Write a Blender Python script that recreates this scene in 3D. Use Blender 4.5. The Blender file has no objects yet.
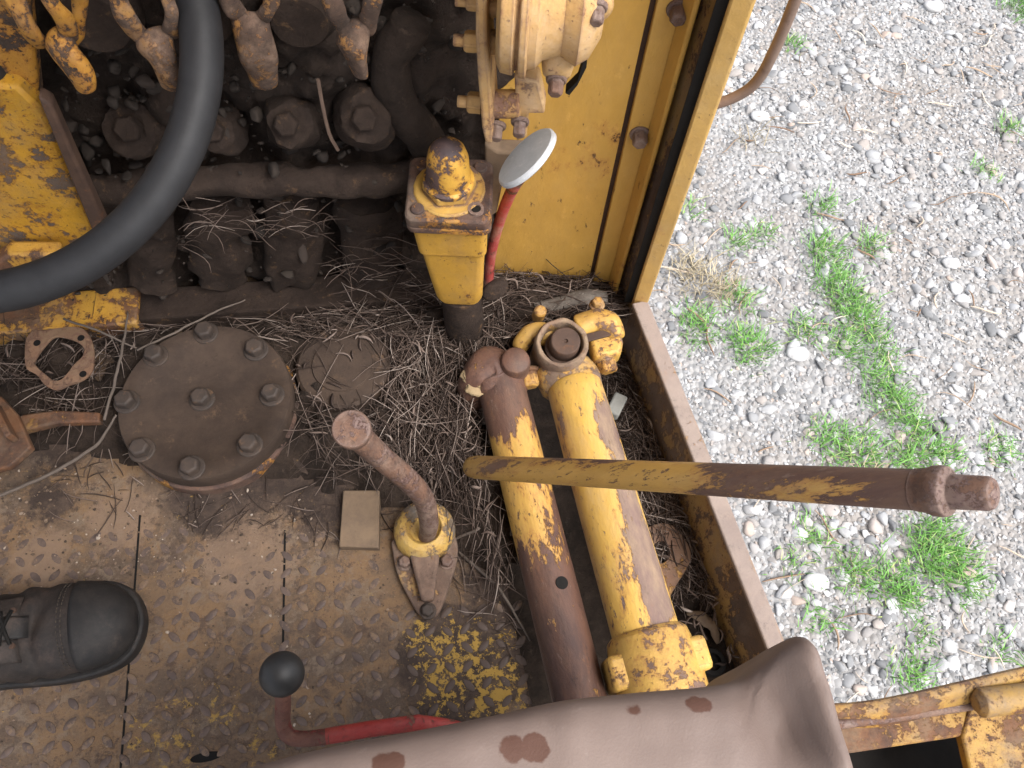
import bpy, bmesh, math, random
import numpy as np
from mathutils import Vector, Matrix, noise

random.seed(7); rng = np.random.default_rng(7)
R = math.radians
scene = bpy.context.scene
COL = scene.collection

# ------------------------------------------------------------------ camera
F = 800.0; CX, CY = 512.0, 384.0
CAM = Vector((0, 0, 1.0))
nad = Vector((-32, -388, -F)).normalized()          # straight down, in camera space
zc = -nad
fw = Vector((0, 0, -1)); yc = (fw - zc * fw.dot(zc)).normalized(); xc = yc.cross(zc)
ROT = Matrix((xc, yc, zc))
cd = bpy.data.cameras.new('camera'); cam = bpy.data.objects.new('camera', cd); COL.objects.link(cam)
cd.sensor_width = 36; cd.lens = 36 * F / 1024; cd.clip_start = 0.01; cd.clip_end = 2000
cam.matrix_world = Matrix.Translation(CAM) @ ROT.to_4x4()
scene.camera = cam

# ------------------------------------------------------------------ light
SUN_EL, SUN_AZ = R(58), R(118)                        # azimuth clockwise from +Y
w = bpy.data.worlds.new('World'); scene.world = w; w.use_nodes = True
wn = w.node_tree; bg = wn.nodes['Background']
sky = wn.nodes.new('ShaderNodeTexSky'); sky.sky_type = 'NISHITA'; sky.sun_disc = False
sky.sun_elevation = SUN_EL; sky.sun_rotation = SUN_AZ
sky.air_density = 1.0; sky.dust_density = 4.0; sky.ozone_density = 0.6
hs = wn.nodes.new('ShaderNodeHueSaturation'); hs.inputs['Saturation'].default_value = .45
wn.links.new(sky.outputs[0], hs.inputs['Color']); wn.links.new(hs.outputs[0], bg.inputs[0]); bg.inputs[1].default_value = 0.15
sd = bpy.data.lights.new('sun', 'SUN'); sd.energy = 1.5; sd.angle = R(35); sd.color = (1, .985, .965)
so = bpy.data.objects.new('sun', sd); COL.objects.link(so)
sdir = Vector((math.sin(SUN_AZ) * math.cos(SUN_EL), math.cos(SUN_AZ) * math.cos(SUN_EL), math.sin(SUN_EL)))
so.rotation_euler = sdir.to_track_quat('Z', 'Y').to_euler()
scene.view_settings.view_transform = 'Standard'; scene.view_settings.look = 'None'
scene.view_settings.gamma = 1; scene.view_settings.use_curve_mapping = False
scene.view_settings.exposure = 1.27

# ------------------------------------------------------------------ measuring helpers
def ray(px, py): return ROT @ Vector(((px - CX) / F, -(py - CY) / F, -1.0))
def P(px, py, z=0.0):
    d = ray(px, py); return CAM + d * ((z - CAM.z) / d.z)
def ray_depth(px, py, d): return CAM + ray(px, py) * d
def depth(p): return -((ROT.transposed() @ (Vector(p) - CAM)).z)
def mp(n, p): return n * depth(p) / F                # n picture units at p, in metres
class Plane:
    """upright plane through two floor points; u along it, n towards the seat"""
    def __init__(s, a, b):
        s.a = Vector((a.x, a.y, 0)); s.u = Vector((b.x - a.x, b.y - a.y, 0)).normalized()
        s.up = Vector((0, 0, 1)); s.n = Vector((s.u.y, -s.u.x, 0))
    def at(s, px, py, off=0.0):
        d = ray(px, py); o = s.a + s.n * off
        return CAM + d * ((o - CAM).dot(s.n) / d.dot(s.n))
    def uv(s, p): return (p - s.a).dot(s.u), p.z
    def pt(s, u, z, off=0.0): return s.a + s.u * u + s.up * z + s.n * off

# ------------------------------------------------------------------ mesh helpers
class MB:
    def __init__(s): s.v = []; s.f = []
    def jitter(s, amp, freq):
        for i, p in enumerate(s.v): s.v[i] = p + Vector((noise.noise(p * freq), noise.noise(p * freq + Vector((7, 3, 1))), noise.noise(p * freq + Vector((1, 9, 5))))) * amp + Vector((noise.noise(p * freq * 3), 0, noise.noise(p * freq * 3 + Vector((7, 3, 1))))) * amp * .35
        return s
    def add(s, v, f):
        o = len(s.v); s.v += [Vector(p) for p in v]; s.f += [tuple(i + o for i in q) for q in f]; return s
    def tube(s, pts, rad, n=16, caps=True, flat=1.0, up=None):
        pts = [Vector(p) for p in pts]; m = len(pts)
        if not isinstance(rad, (list, tuple)): rad = [rad] * m
        tang = []
        for i in range(m):
            t = pts[min(i + 1, m - 1)] - pts[max(i - 1, 0)]
            tang.append(t.normalized() if t.length > 1e-9 else Vector((0, 0, 1)))
        ref = Vector(up) if up else (Vector((0, 0, 1)) if abs(tang[0].z) < .9 else Vector((1, 0, 0)))
        vs = []; x = (ref - tang[0] * ref.dot(tang[0])).normalized()
        for i in range(m):
            x = (x - tang[i] * x.dot(tang[i])).normalized(); y = tang[i].cross(x)
            for k in range(n):
                a = 2 * math.pi * k / n
                vs.append(pts[i] + (x * math.cos(a) * flat + y * math.sin(a)) * rad[i])
        fs = [(i * n + k, i * n + (k + 1) % n, (i + 1) * n + (k + 1) % n, (i + 1) * n + k) for i in range(m - 1) for k in range(n)]
        if caps: fs += [tuple(range(n))[::-1], tuple((m - 1) * n + k for k in range(n))]
        return s.add(vs, fs)
    def lathe(s, c, axis, prof, n=32):
        """prof: list of (distance along axis, radius)"""
        c = Vector(c); a = Vector(axis).normalized(); m = len(prof)
        ref = Vector((0, 1, 0)) if abs(a.y) < .8 else Vector((1, 0, 0))
        x = (ref - a * ref.dot(a)).normalized(); y = a.cross(x); vs = []
        for h, r in prof:
            for k in range(n):
                t = 2 * math.pi * k / n
                vs.append(c + a * h + (x * math.cos(t) + y * math.sin(t)) * r)
        fs = [(i * n + k, i * n + (k + 1) % n, (i + 1) * n + (k + 1) % n, (i + 1) * n + k) for i in range(m - 1) for k in range(n)]
        fs += [tuple(range(n))[::-1], tuple((m - 1) * n + k for k in range(n))]
        return s.add(vs, fs)
    def prism(s, pts, vec):
        pts = [Vector(p) for p in pts]; n = len(pts); vec = Vector(vec)
        vs = pts + [p + vec for p in pts]
        fs = [tuple(range(n))[::-1], tuple(range(n, 2 * n))] + [(k, (k + 1) % n, n + (k + 1) % n, n + k) for k in range(n)]
        return s.add(vs, fs)
    def box(s, c, x, y, z):
        """centre and three half-extent vectors"""
        c, x, y, z = map(Vector, (c, x, y, z))
        return s.prism([c - x - y - z, c + x - y - z, c + x + y - z, c - x + y - z], z * 2)
    def hexbolt(s, c, axis, r, h, washer=True, rot=0.0):
        a = Vector(axis).normalized(); c = Vector(c)
        ref = Vector((1, 0, 0)) if abs(a.x) < .8 else Vector((0, 1, 0))
        x = (ref - a * ref.dot(a)).normalized(); y = a.cross(x)
        b = c
        if washer: s.lathe(c, a, [(-.002, r * 1.35), (h * .18, r * 1.3)], 20); b = c + a * h * .18
        hx = lambda q, hh: [b + a * hh + (x * math.cos(rot + k * math.pi / 3) + y * math.sin(rot + k * math.pi / 3)) * q for k in range(6)]
        rings = hx(r, -.001) + hx(r, h * .8) + hx(r * .82, h)
        fs = [(i * 6 + k, i * 6 + (k + 1) % 6, (i + 1) * 6 + (k + 1) % 6, (i + 1) * 6 + k) for i in range(2) for k in range(6)] + [tuple(range(12, 18))]
        return s.add(rings, fs)

def mesh_of(name, v, f, origin=(0, 0, 0), smooth=True, sharp=40):
    me = bpy.data.meshes.new(name); o = Vector(origin)
    me.from_pydata([tuple(Vector(p) - o) for p in v], [], f); me.update()
    bm = bmesh.new(); bm.from_mesh(me); bmesh.ops.recalc_face_normals(bm, faces=bm.faces); bm.to_mesh(me); bm.free()
    if smooth:
        me.polygons.foreach_set('use_smooth', [True] * len(me.polygons)); me.set_sharp_from_angle(angle=R(sharp))
    return me
def tag(o, label, cat, group=None):
    o['label'] = label; o['category'] = cat
    if group: o['group'] = group
    return o
class Thing:
    def __init__(s, name, label, cat, loc, group=None):
        s.o = bpy.data.objects.new(name, None); COL.objects.link(s.o); s.o.empty_display_size = .05
        s.loc = Vector(loc); s.o.location = s.loc; tag(s.o, label, cat, group)
    def part(s, name, mb, mat, parent=None, bevel=0.0, smooth=True, sub=0, sharp=40, label=None, seg=2):
        o = bpy.data.objects.new(name, mesh_of(name, mb.v, mb.f, s.loc, smooth, sharp)); COL.objects.link(o)
        o.data.materials.append(mat); o.parent = parent or s.o
        if bevel: add_bevel(o, bevel, seg)
        if sub: m = o.modifiers.new('subdivision', 'SUBSURF'); m.levels = sub; m.render_levels = sub
        if label: o['label'] = label
        return o
def add_bevel(o, width, seg=2):
    m = o.modifiers.new('bevel', 'BEVEL'); m.width = width; m.segments = seg; m.limit_method = 'ANGLE'; m.angle_limit = R(35)
def solo(name, mb, mat, label=None, cat=None, group=None, kind=None, bevel=0.0, smooth=True, sharp=40, loc=(0, 0, 0)):
    o = bpy.data.objects.new(name, mesh_of(name, mb.v, mb.f, loc, smooth, sharp)); COL.objects.link(o); o.location = loc
    o.data.materials.append(mat)
    if label: tag(o, label, cat, group)
    if kind: o['kind'] = kind
    if bevel: add_bevel(o, bevel)
    return o
def curve(pts, n=24):
    """Catmull-Rom through points of any dimension"""
    pts = [Vector(p) for p in pts]; q = [pts[0] * 2 - pts[1]] + pts + [pts[-1] * 2 - pts[-2]]; out = []
    m = len(pts) - 1
    for i in range(n + 1):
        t = i / n * m; k = min(int(t), m - 1); t -= k
        a, b, c, d = q[k], q[k + 1], q[k + 2], q[k + 3]
        out.append((b * 2 + (c - a) * t + (a * 2 - b * 5 + c * 4 - d) * t * t + (b * 3 - a - c * 3 + d) * t ** 3) * .5)
    return out
def interp(vals, n):
    m = len(vals) - 1; out = []
    for i in range(n + 1):
        t = i / n * m; k = min(int(t), m - 1); t -= k; out.append(vals[k] * (1 - t) + vals[k + 1] * t)
    return out

# ------------------------------------------------------------------ materials
class NT:
    def __init__(s, name):
        s.m = bpy.data.materials.new(name); s.m.use_nodes = True; s.t = s.m.node_tree
        s.b = s.t.nodes['Principled BSDF']; s.vec = None
    def n(s, t, **k):
        nd = s.t.nodes.new('ShaderNode' + t)
        for a, v in k.items(): setattr(nd, a, v)
        return nd
    def put(s, sock, v):
        if hasattr(v, 'is_linked') or hasattr(v, 'links'): s.t.links.new(v, sock)
        elif isinstance(v, tuple) and len(v) == 3 and sock.type == 'RGBA': sock.default_value = (*v, 1)
        else: sock.default_value = v
    def coord(s, rnd=True):
        if s.vec: return s.vec
        v = s.n('TexCoord').outputs['Object']
        if rnd:
            oi = s.n('ObjectInfo').outputs['Random']
            a = s.n('VectorMath', operation='MULTIPLY_ADD'); c = s.n('CombineXYZ')
            for i in range(3): s.put(c.inputs[i], oi)
            s.put(a.inputs[0], c.outputs[0]); a.inputs[1].default_value = (17.3, 9.1, 23.7); s.put(a.inputs[2], v); v = a.outputs[0]
        s.vec = v; return v
    def noise(s, scale, detail=6, rough=.6, dist=0.0, off=0.0, stretch=None):
        nd = s.n('TexNoise'); v = s.coord()
        if off or stretch:
            mpn = s.n('Mapping'); s.put(mpn.inputs[0], v); mpn.inputs[1].default_value = (off, off * .7, -off)
            if stretch: mpn.inputs[3].default_value = stretch
            v = mpn.outputs[0]
        s.put(nd.inputs['Vector'], v); nd.inputs['Scale'].default_value = scale; nd.inputs['Detail'].default_value = detail
        nd.inputs['Roughness'].default_value = rough; nd.inputs['Distortion'].default_value = dist
        return nd.outputs['Fac']
    def step(s, x, lo, hi, a=0.0, b=1.0):
        m = s.n('MapRange', interpolation_type='SMOOTHSTEP'); s.put(m.inputs[0], x)
        for i, q in enumerate((lo, hi, a, b)): m.inputs[i + 1].default_value = q
        return m.outputs[0]
    def math(s, op, a, b=0.0, clamp=False):
        m = s.n('Math', operation=op, use_clamp=clamp); s.put(m.inputs[0], a); s.put(m.inputs[1], b); return m.outputs[0]
    def mix(s, f, a, b, mode='MIX'):
        m = s.n('Mix', data_type='RGBA', blend_type=mode); s.put(m.inputs[0], f); s.put(m.inputs[6], a); s.put(m.inputs[7], b); return m.outputs[2]
    def near(s, p, r0, r1):
        """1 within r0 of local point p, 0 beyond r1"""
        d = s.n('VectorMath', operation='DISTANCE'); s.put(d.inputs[0], s.n('TexCoord').outputs['Object']); d.inputs[1].default_value = tuple(p)
        return s.step(d.outputs['Value'], r0, r1, 1.0, 0.0)
    def bump(s, h, strength=.4, dist=.002, prev=None):
        b = s.n('Bump'); b.inputs['Strength'].default_value = strength; b.inputs['Distance'].default_value = dist; s.put(b.inputs['Height'], h)
        if prev is not None: s.put(b.inputs['Normal'], prev)
        return b.outputs[0]
    def out(s, col, rough=.7, nrm=None, metal=0.0, spec=.4):
        s.put(s.b.inputs['Base Color'], col); s.put(s.b.inputs['Roughness'], rough); s.put(s.b.inputs['Metallic'], metal)
        s.b.inputs['Specular IOR Level'].default_value = spec
        if nrm is not None: s.put(s.b.inputs['Normal'], nrm)
        return s.m
YEL = (.52, .275, .035)
RUST1, RUST2 = (.060, .032, .022), (.15, .066, .03)
def along(k, axis, f):
    """squeeze the pattern along an axis so that wear runs lengthwise"""
    v = k.coord(); a = Vector(axis).normalized(); d = k.n('VectorMath', operation='DOT_PRODUCT'); k.put(d.inputs[0], v); d.inputs[1].default_value = tuple(a)
    m = k.n('VectorMath', operation='SCALE'); m.inputs[0].default_value = tuple(a * (f - 1)); k.put(m.inputs['Scale'], d.outputs['Value'])
    ad = k.n('VectorMath', operation='ADD'); k.put(ad.inputs[0], v); k.put(ad.inputs[1], m.outputs[0]); k.vec = ad.outputs[0]
def rust_col(k, scale, r1, r2, bright=.35):
    c = k.mix(k.step(k.noise(scale * 1.6, 10, .75, .4, off=5), .36, .62), r1, r2)
    c = k.mix(k.step(k.noise(scale * 5, 9, .8, off=15), .54, .68, 0, .8), c, tuple(x * .45 for x in r1))
    c = k.mix(k.step(k.noise(scale * 3.3, 9, .78, off=25), .56, .70, 0, bright * 1.6), c, (.26, .115, .045))
    return k.mix(k.step(k.noise(scale * 14, 5, .7, off=35), .6, .72, 0, .35), c, (.27, .2, .16))
def rusty(name, paint=YEL, amt=.3, scale=14, rust=(RUST1, RUST2), dust=(.24, .17, .11), dustamt=.25, rough=.5, stretch=None, primer=None, bumpd=.0012, bias=None, axis=None, edge=0.0, bright=.35, grime=.5):
    k = NT(name)
    if axis: along(k, axis, stretch or .35)
    n1 = k.noise(scale, 12, .74, .15); th = .5 + (.5 - amt) * .42
    n2 = k.noise(scale * 4.5, 10, .78, .3, off=21); n3 = k.noise(scale * .45, 4, .5, off=31)
    n1 = k.math('ADD', k.math('MULTIPLY', n1, .52), k.math('ADD', k.math('MULTIPLY', n2, .30), k.math('MULTIPLY', n3, .18)))
    n1 = k.math('ADD', k.math('MULTIPLY', n1, 2.0), -.5)
    if bias: n1 = k.math('ADD', n1, bias(k))
    if edge:
        bv = k.n('Bevel'); bv.samples = 4; bv.inputs[0].default_value = .006; d = k.n('VectorMath', operation='DOT_PRODUCT'); k.put(d.inputs[0], bv.outputs[0]); k.put(d.inputs[1], k.n('NewGeometry').outputs['Normal'])
        n1 = k.math('ADD', n1, k.step(d.outputs['Value'], .995, .86, 0, edge * 1.8))
    mask = k.step(n1, th - .012, th + .008)
    halo = k.step(n1, th - .09, th - .004)
    chips = k.step(k.noise(scale * 9, 6, .8, off=41), .645 - amt * .12, .67 - amt * .12)
    mask = k.math('MAXIMUM', mask, k.math('MULTIPLY', chips, .9))
    pv = k.mix(k.step(k.noise(scale * .5, 8, .7, off=3), .35, .68), paint, tuple(c * .74 for c in paint))
    pv = k.mix(k.step(k.noise(scale * 7, 6, .75, off=8), .56, .75, 0, .45), pv, tuple(min(1, c * 1.2 + .03) for c in paint))
    pv = k.mix(k.step(k.noise(scale * 1.3, 12, .8, .3, off=13), .5, .72, 0, grime), pv, (paint[0] * .38, paint[1] * .34, paint[2] * .6 + .01))
    c = k.mix(k.math('MULTIPLY', halo, .5), pv, primer or (paint[0] * .55, paint[1] * .36, paint[2] * .5))
    c = k.mix(mask, c, rust_col(k, scale, rust[0], rust[1], bright))
    if dustamt: c = k.mix(k.step(k.noise(scale * .8, 10, .75, off=11), .42, .72, 0, dustamt * 1.6), c, dust)
    h = k.bump(k.math('SUBTRACT', 1.0, mask), .8, bumpd)
    h = k.bump(k.noise(scale * 9, 8, .75, off=2), .55, .0022, h)
    r = k.math('ADD', k.math('MULTIPLY', mask, .22), k.math('ADD', rough - .08, k.math('MULTIPLY', n2, .2)))
    return k.out(c, r, h)
def rough_mat(name, c1, c2, scale=20, rough=.85, bumps=.5, bd=.003, c3=None, spec=.25):
    k = NT(name); c = k.mix(k.step(k.noise(scale, 12, .74, .3), .33, .68), c1, c2)
    c = k.mix(k.step(k.noise(scale * 6, 8, .78, off=16), .54, .72, 0, .55), c, tuple(x * .5 for x in c1))
    c = k.mix(k.step(k.noise(scale * 9, 6, .75, off=26), .6, .74, 0, .4), c, tuple(min(1, x * 1.5 + .01) for x in c2))
    if c3: c = k.mix(k.step(k.noise(scale * 1.7, 12, .76, off=6), .56, .68), c, c3)
    h = k.bump(k.noise(scale * 3, 12, .75, off=2), bumps, bd)
    return k.out(c, k.math('ADD', rough - .1, k.math('MULTIPLY', k.noise(scale * 2, 8, .7, off=3), .2)), h, spec=spec)

M = {}
M['panel'] = rusty('panel paint', (.60, .34, .07), .035, 9, dustamt=.2, dust=(.5, .32, .12), rough=.5, axis=(0, 0, 1), stretch=.5, grime=.16)
M['column'] = rusty('column paint', (.54, .30, .045), .3, 15, dustamt=.2, axis=(0, 0, 1), stretch=.6, edge=.13, rough=.5)
M['boltyel'] = rusty('painted bolt', (.46, .25, .05), .35, 30, edge=.1, dust=(.4, .28, .15), dustamt=.4)
M['tube'] = rusty('chipped cast paint', (.55, .33, .075), .26, 17, rust=((.10, .06, .045), (.17, .10, .07)), dustamt=.2, rough=.45, edge=.1)
M['rod'] = rusty('rusty rod', (.5, .28, .05), .93, 16, rust=((.065, .033, .026), (.12, .058, .038)), dustamt=.12, rough=.38)
def bar_bias(k):
    sx = k.n('SeparateXYZ'); k.put(sx.inputs[0], k.n('TexCoord').outputs['Object']); x = sx.outputs[0]
    nr = k.n('SeparateXYZ'); k.put(nr.inputs[0], k.n('NewGeometry').outputs['Normal'])
    return k.math('ADD', k.step(x, .15, .36, -.12, .17), k.math('MULTIPLY', k.step(nr.outputs[1], -.1, .8, -.02, .10), k.step(x, .0, .12)))
M['bar'] = rusty('lever bar paint', (.46, .27, .07), .5, 14, rust=((.075, .04, .034), (.12, .065, .045)), dustamt=.2, rough=.45, bias=bar_bias, axis=(.6, .05, .8), stretch=.3, grime=.6)
M['rust'] = rusty('rust', (.30, .17, .05), .9, 16, dustamt=.3)
M['rust_dark'] = rough_mat('dark rusty metal', (.05, .031, .024), (.085, .05, .034), 22, .7, .5, .0015, (.13, .06, .03))
M['rust_light'] = rusty('worn brown steel', (.175, .118, .095), .55, 24, rust=((.085, .048, .035), (.15, .08, .052)), dust=(.26, .19, .15), dustamt=.35, rough=.5, grime=.5, edge=-.1)
M['sill'] = rusty('sill top', (.40, .24, .08), .80, 8, rust=((.20, .155, .135), (.25, .195, .165)), dust=(.31, .25, .21), dustamt=.35, rough=.55, bright=.12, edge=-.06)
M['post'] = rusty('post edge paint', (.58, .36, .11), .06, 10, dust=(.5, .35, .17), dustamt=.4, rough=.5, grime=.3)
M['inner'] = rusty('inner sill paint', (.33, .20, .06), .45, 11, rust=((.06, .038, .028), (.11, .065, .04)), dust=(.16, .12, .09), dustamt=.6, axis=(0, 0, 1), stretch=.5, grime=.7)
M['cast'] = rusty('dusty cast yellow', (.50, .30, .11), .24, 18, rust=((.13, .07, .055), (.2, .105, .07)), dust=(.48, .34, .21), dustamt=.5, rough=.6, edge=.12)
M['yoke'] = rusty('oily yoke', (.42, .2, .028), .40, 26, rust=((.03, .021, .016), (.07, .04, .025)), dust=(.18, .12, .08), dustamt=.35, rough=.55, edge=.05, grime=.8)
M['yoke_dust'] = rusty('dusty yoke', (.32, .165, .045), .52, 26, rust=((.045, .03, .023), (.085, .052, .037)), dust=(.25, .165, .115), dustamt=.6, rough=.75, edge=.03, grime=.8)
M['peel'] = rusty('peeling yellow', (.54, .28, .022), .42, 22, rust=((.09, .07, .06), (.15, .09, .055)), dustamt=.3, rough=.5, grime=.7)
M['grease'] = rough_mat('oily grime', (.024, .017, .0135), (.048, .033, .0255), 26, .9, 1.0, .008, (.09, .062, .046), spec=.2)
M['grease2'] = rough_mat('grimy iron', (.025, .017, .0135), (.047, .032, .0245), 30, .9, .9, .005, (.11, .065, .035), spec=.2)
M['soil'] = rough_mat('dark soil', (.02, .014, .011), (.055, .038, .028), 30, .95, 1.0, .008, (.09, .065, .05))
M['rubber'] = rough_mat('grey black rubber', (.014, .014, .0155), (.021, .021, .023), 30, .6, .2, .0005, spec=.35)
M['ball'] = rough_mat('black plastic', (.016, .016, .017), (.023, .023, .024), 60, .52, .2, .0004, spec=.45)
M['black'] = rough_mat('black gap', (.004, .0035, .003), (.009, .0075, .0065), 30, .8, .3, .001)  # on flat hole discs this near black stands in for shade inside
M['redrod'] = rusty('red rod', (.40, .045, .04), .22, 30, rust=((.13, .06, .045), (.2, .1, .07)), dustamt=.15, rough=.45)
M['redrust'] = rusty('rusty red rod', (.25, .05, .04), .72, 30, rust=((.11, .045, .035), (.16, .07, .05)), dustamt=.15, rough=.5)
M['pedal'] = rough_mat('worn grey metal', (.40, .41, .42), (.33, .34, .35), 40, .5, .2, .0006, (.45, .45, .45), spec=.5)
M['wood'] = rough_mat('old wood block', (.20, .14, .09), (.14, .10, .07), 30, .85, .4, .001)
M['greyblock'] = rough_mat('grey hard rubber', (.20, .20, .185), (.26, .26, .24), 30, .8, .3, .001)
M['pipe'] = rough_mat('brown steel tube', (.15, .10, .075), (.19, .13, .1), 30, .5, .2, .0005, (.11, .07, .055), spec=.5)

# ------------------------------------------------------------------ planes of the machine
E = Plane(P(120, 304), P(395, 284))                  # engine side
Wl = Plane(P(497, 275), P(614, 285))                 # yellow bulkhead
CANZ = 1.62                                          # height of the added roof that shades the cab
GZ = -1.15                                           # gravel level

# ================================================================== SETTING
g = MB(); s_ = 400
g.add([(-s_, -s_, GZ), (s_, -s_, GZ), (s_, s_, GZ), (-s_, s_, GZ)], [(0, 1, 2, 3)])
k = NT('gravel bed')
v1 = k.n('TexVoronoi'); k.put(v1.inputs['Vector'], k.coord(False)); v1.inputs['Scale'].default_value = 55
hsv = k.n('SeparateColor'); k.put(hsv.inputs[0], v1.outputs['Color'])
c = k.mix(hsv.outputs[0], (.22, .215, .21), (.355, .35, .345))
c = k.mix(k.step(k.noise(3, 6, .6), .45, .65, 0, .6), c, (.24, .21, .185))
M['gravelbed'] = k.out(c, .95, k.bump(k.math('SUBTRACT', 1.0, v1.outputs['Distance']), 1.0, .012))
solo('ground', g, M['gravelbed'], kind='structure')

# --- floor plate with raised lugs
fl = MB()
outline = [(-420, 1000), (-420, 250), (455, 262), (470, 420), (500, 560), (545, 770), (590, 1000)]
fl.prism([P(x, y, -.008) for x, y in outline], (0, 0, .008))
k = NT('floor plate'); k.vec = k.n('TexCoord').outputs['Object']
c = k.mix(k.step(k.noise(7, 12, .76, .2), .42, .58), (.165, .108, .066), (.098, .069, .05))
c = k.mix(k.step(k.noise(18, 12, .78, .2, off=24), .47, .58, 0, .8), c, (.205, .125, .066))
c = k.mix(k.step(k.noise(26, 12, .78, off=4), .50, .62, 0, .75), c, (.19, .143, .104))
c = k.mix(k.step(k.noise(40, 12, .8, .2, off=9), .52, .60, 0, .85), c, (.078, .052, .040))
c = k.mix(k.step(k.noise(150, 6, .8, off=14), .58, .66, 0, .55), c, (.25, .185, .13))
c = k.mix(k.step(k.noise(95, 6, .8, off=44), .60, .64, 0, .9), c, (.045, .03, .024))
def patch(c, col, spots, nscale, amt, lo=.42, hi=.62, top=1.0, base=1.0):
    m = None
    for (px, py, r0, r1) in spots:
        q = k.near(P(px, py), r0, r1); m = q if m is None else k.math('MAXIMUM', m, q)
    m = k.step(k.math('ADD', k.math('MULTIPLY', m, base), k.math('MULTIPLY', k.math('SUBTRACT', k.noise(nscale, 12, .78, .2, off=px * .01), .5), amt)), lo, hi, 0, top)
    return k.mix(m, c, col)
dk = k.mix(k.step(k.noise(30, 12, .78, off=19), .42, .62), (.042, .029, .023), (.085, .058, .043))
c = patch(c, dk, [(520, 600, .03, .12), (330, 470, .04, .15), (470, 520, .02, .1), (230, 490, .03, .13), (60, 440, .0, .1), (545, 700, .0, .05), (420, 400, .1, .2), (460, 665, .06, .095), (50, 500, 0, .06)], 22, 3.0, .34, .74)
c = patch(c, (.36, .225, .05), [(455, 655, .02, .07), (495, 690, .02, .06), (420, 640, .0, .05), (440, 690, .01, .05), (500, 640, .0, .04)], 85, 4.5, .60, .72, 1.0, .68)
c = patch(c, (.36, .225, .055), [(170, 740, .02, .08), (220, 710, .0, .07), (265, 745, .0, .05)], 85, 4.5, .60, .76, .8, .46)
c = patch(c, (.23, .155, .105), [(40, 560, .0, .08), (250, 560, .0, .12), (120, 520, .0, .09)], 26, 2.2, .4, .8, .7)
h = k.bump(k.noise(40, 10, .75, off=2), .8, .004); h = k.bump(k.noise(220, 6, .75, off=2), .6, .0015, h)
M['floor'] = k.out(c, .8, h, spec=.3)
def proj(p):
    q = ROT.transposed() @ (Vector(p) - CAM); return CX + F * q.x / -q.z, CY - F * q.y / -q.z
nbase = len(fl.f)
hash01 = lambda a, b: (math.sin(a * 12.99 + b * 78.2) * 43758.5) % 1.0
o0 = P(34, 708); ux = (P(106, 701) - o0).normalized(); uy = Vector((-ux.y, ux.x, 0))
for i in range(-34, 42):
    for j in range(-14, 26):
        c = o0 + ux * (i * .0215) + uy * (j * .0215) + Vector((rng.normal(0, .0006), rng.normal(0, .0006), 0))
        x, y = proj(c)
        if x > 535 or y < 528 or (y < 600 and x > 380): continue
        cov = .15 + (y - 545) / 90 + (noise.noise(c * 14) * .7) + (.25 if x < 130 else 0)
        if x > 400: cov = 1.0 - max(0, (x - 505) / 30)
        cov = max(0, min(1, cov)); 
        if cov < .12: continue
        hgt = .0019 * cov * rng.uniform(.45, 1.0); a = (1 if (i + j) % 2 else -1) * R(45) + rng.normal(0, .05)
        d = ux * math.cos(a) + uy * math.sin(a); e = Vector((-d.y, d.x, 0)); vs = []
        for sc, z in ((1.0, -.0006), (.9, hgt * .6), (.6, hgt)):
            for q in range(10):
                t = 2 * math.pi * q / 10
                vs.append(c + d * ((.0085 + .0015 * hash01(i, j)) * sc * math.cos(t)) + e * (.0048 * sc * math.sin(t) * (1 - .25 * abs(math.cos(t)))) + Vector((0, 0, z)))
        fs = [(r_ * 10 + q, r_ * 10 + (q + 1) % 10, (r_ + 1) * 10 + (q + 1) % 10, (r_ + 1) * 10 + q) for r_ in range(2) for q in range(10)] + [tuple(range(20, 30))]
        fl.add(vs, fs)
# seams between the plates: narrow dark grooves standing a hair proud of the plate
for a, b in (((285, 530), (283, 645)), ((140, 515), (127, 690)), ((127, 690), (118, 800))):
    pa, pb = P(*a, .0006), P(*b, .0006); sd_ = (pb - pa).cross(Vector((0, 0, 1))).normalized() * .0013
    fl.add([pa - sd_, pa + sd_, pb + sd_, pb - sd_], [(0, 1, 2, 3)])
fl.add([P(206 + 16 * math.cos(a), 757 + 5 * math.sin(a) - 3 * math.cos(a), .0007) for a in [2 * math.pi * q / 20 for q in range(20)]], [tuple(range(20))])  # flat disc painted black for the dark of a hole in the plate
fo = solo('floor', fl, M['floor'], kind='structure')
k = NT('worn lug'); k.vec = k.n('TexCoord').outputs['Object']
c = k.mix(k.step(k.noise(25, 12, .76, .2), .38, .62), (.075, .054, .047), (.125, .088, .07)); c = k.mix(k.step(k.noise(60, 10, .78, off=4), .5, .6, 0, .85), c, (.19, .125, .078))
c = k.mix(k.step(k.near(P(465, 665), .05, .10), .3, .6), c, k.mix(k.noise(60, 8, .7), (.05, .035, .03), (.10, .07, .055)))
M['lug'] = k.out(c, .6, k.bump(k.noise(120, 8, .75), .4, .001), spec=.35)
fo.data.materials.append(M['lug']); fo.data.materials.append(M['black'])
nf = len(fl.f)
for p in fo.data.polygons:
    if p.index >= nf - 4: p.material_index = 2
    elif p.index >= nbase: p.material_index = 1

# --- channel floor beside the plate, a real trough under the tubes
ch = MB()
chpx = [(455, 262), (660, 270), (905, 1000), (590, 1000), (545, 770), (500, 560), (470, 420)]
ch.prism([P(x, y, -.02) + Vector((0, 0, -.17)) for x, y in chpx], (0, 0, -.01))
solo('trough_floor', ch, M['soil'], kind='structure')

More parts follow.
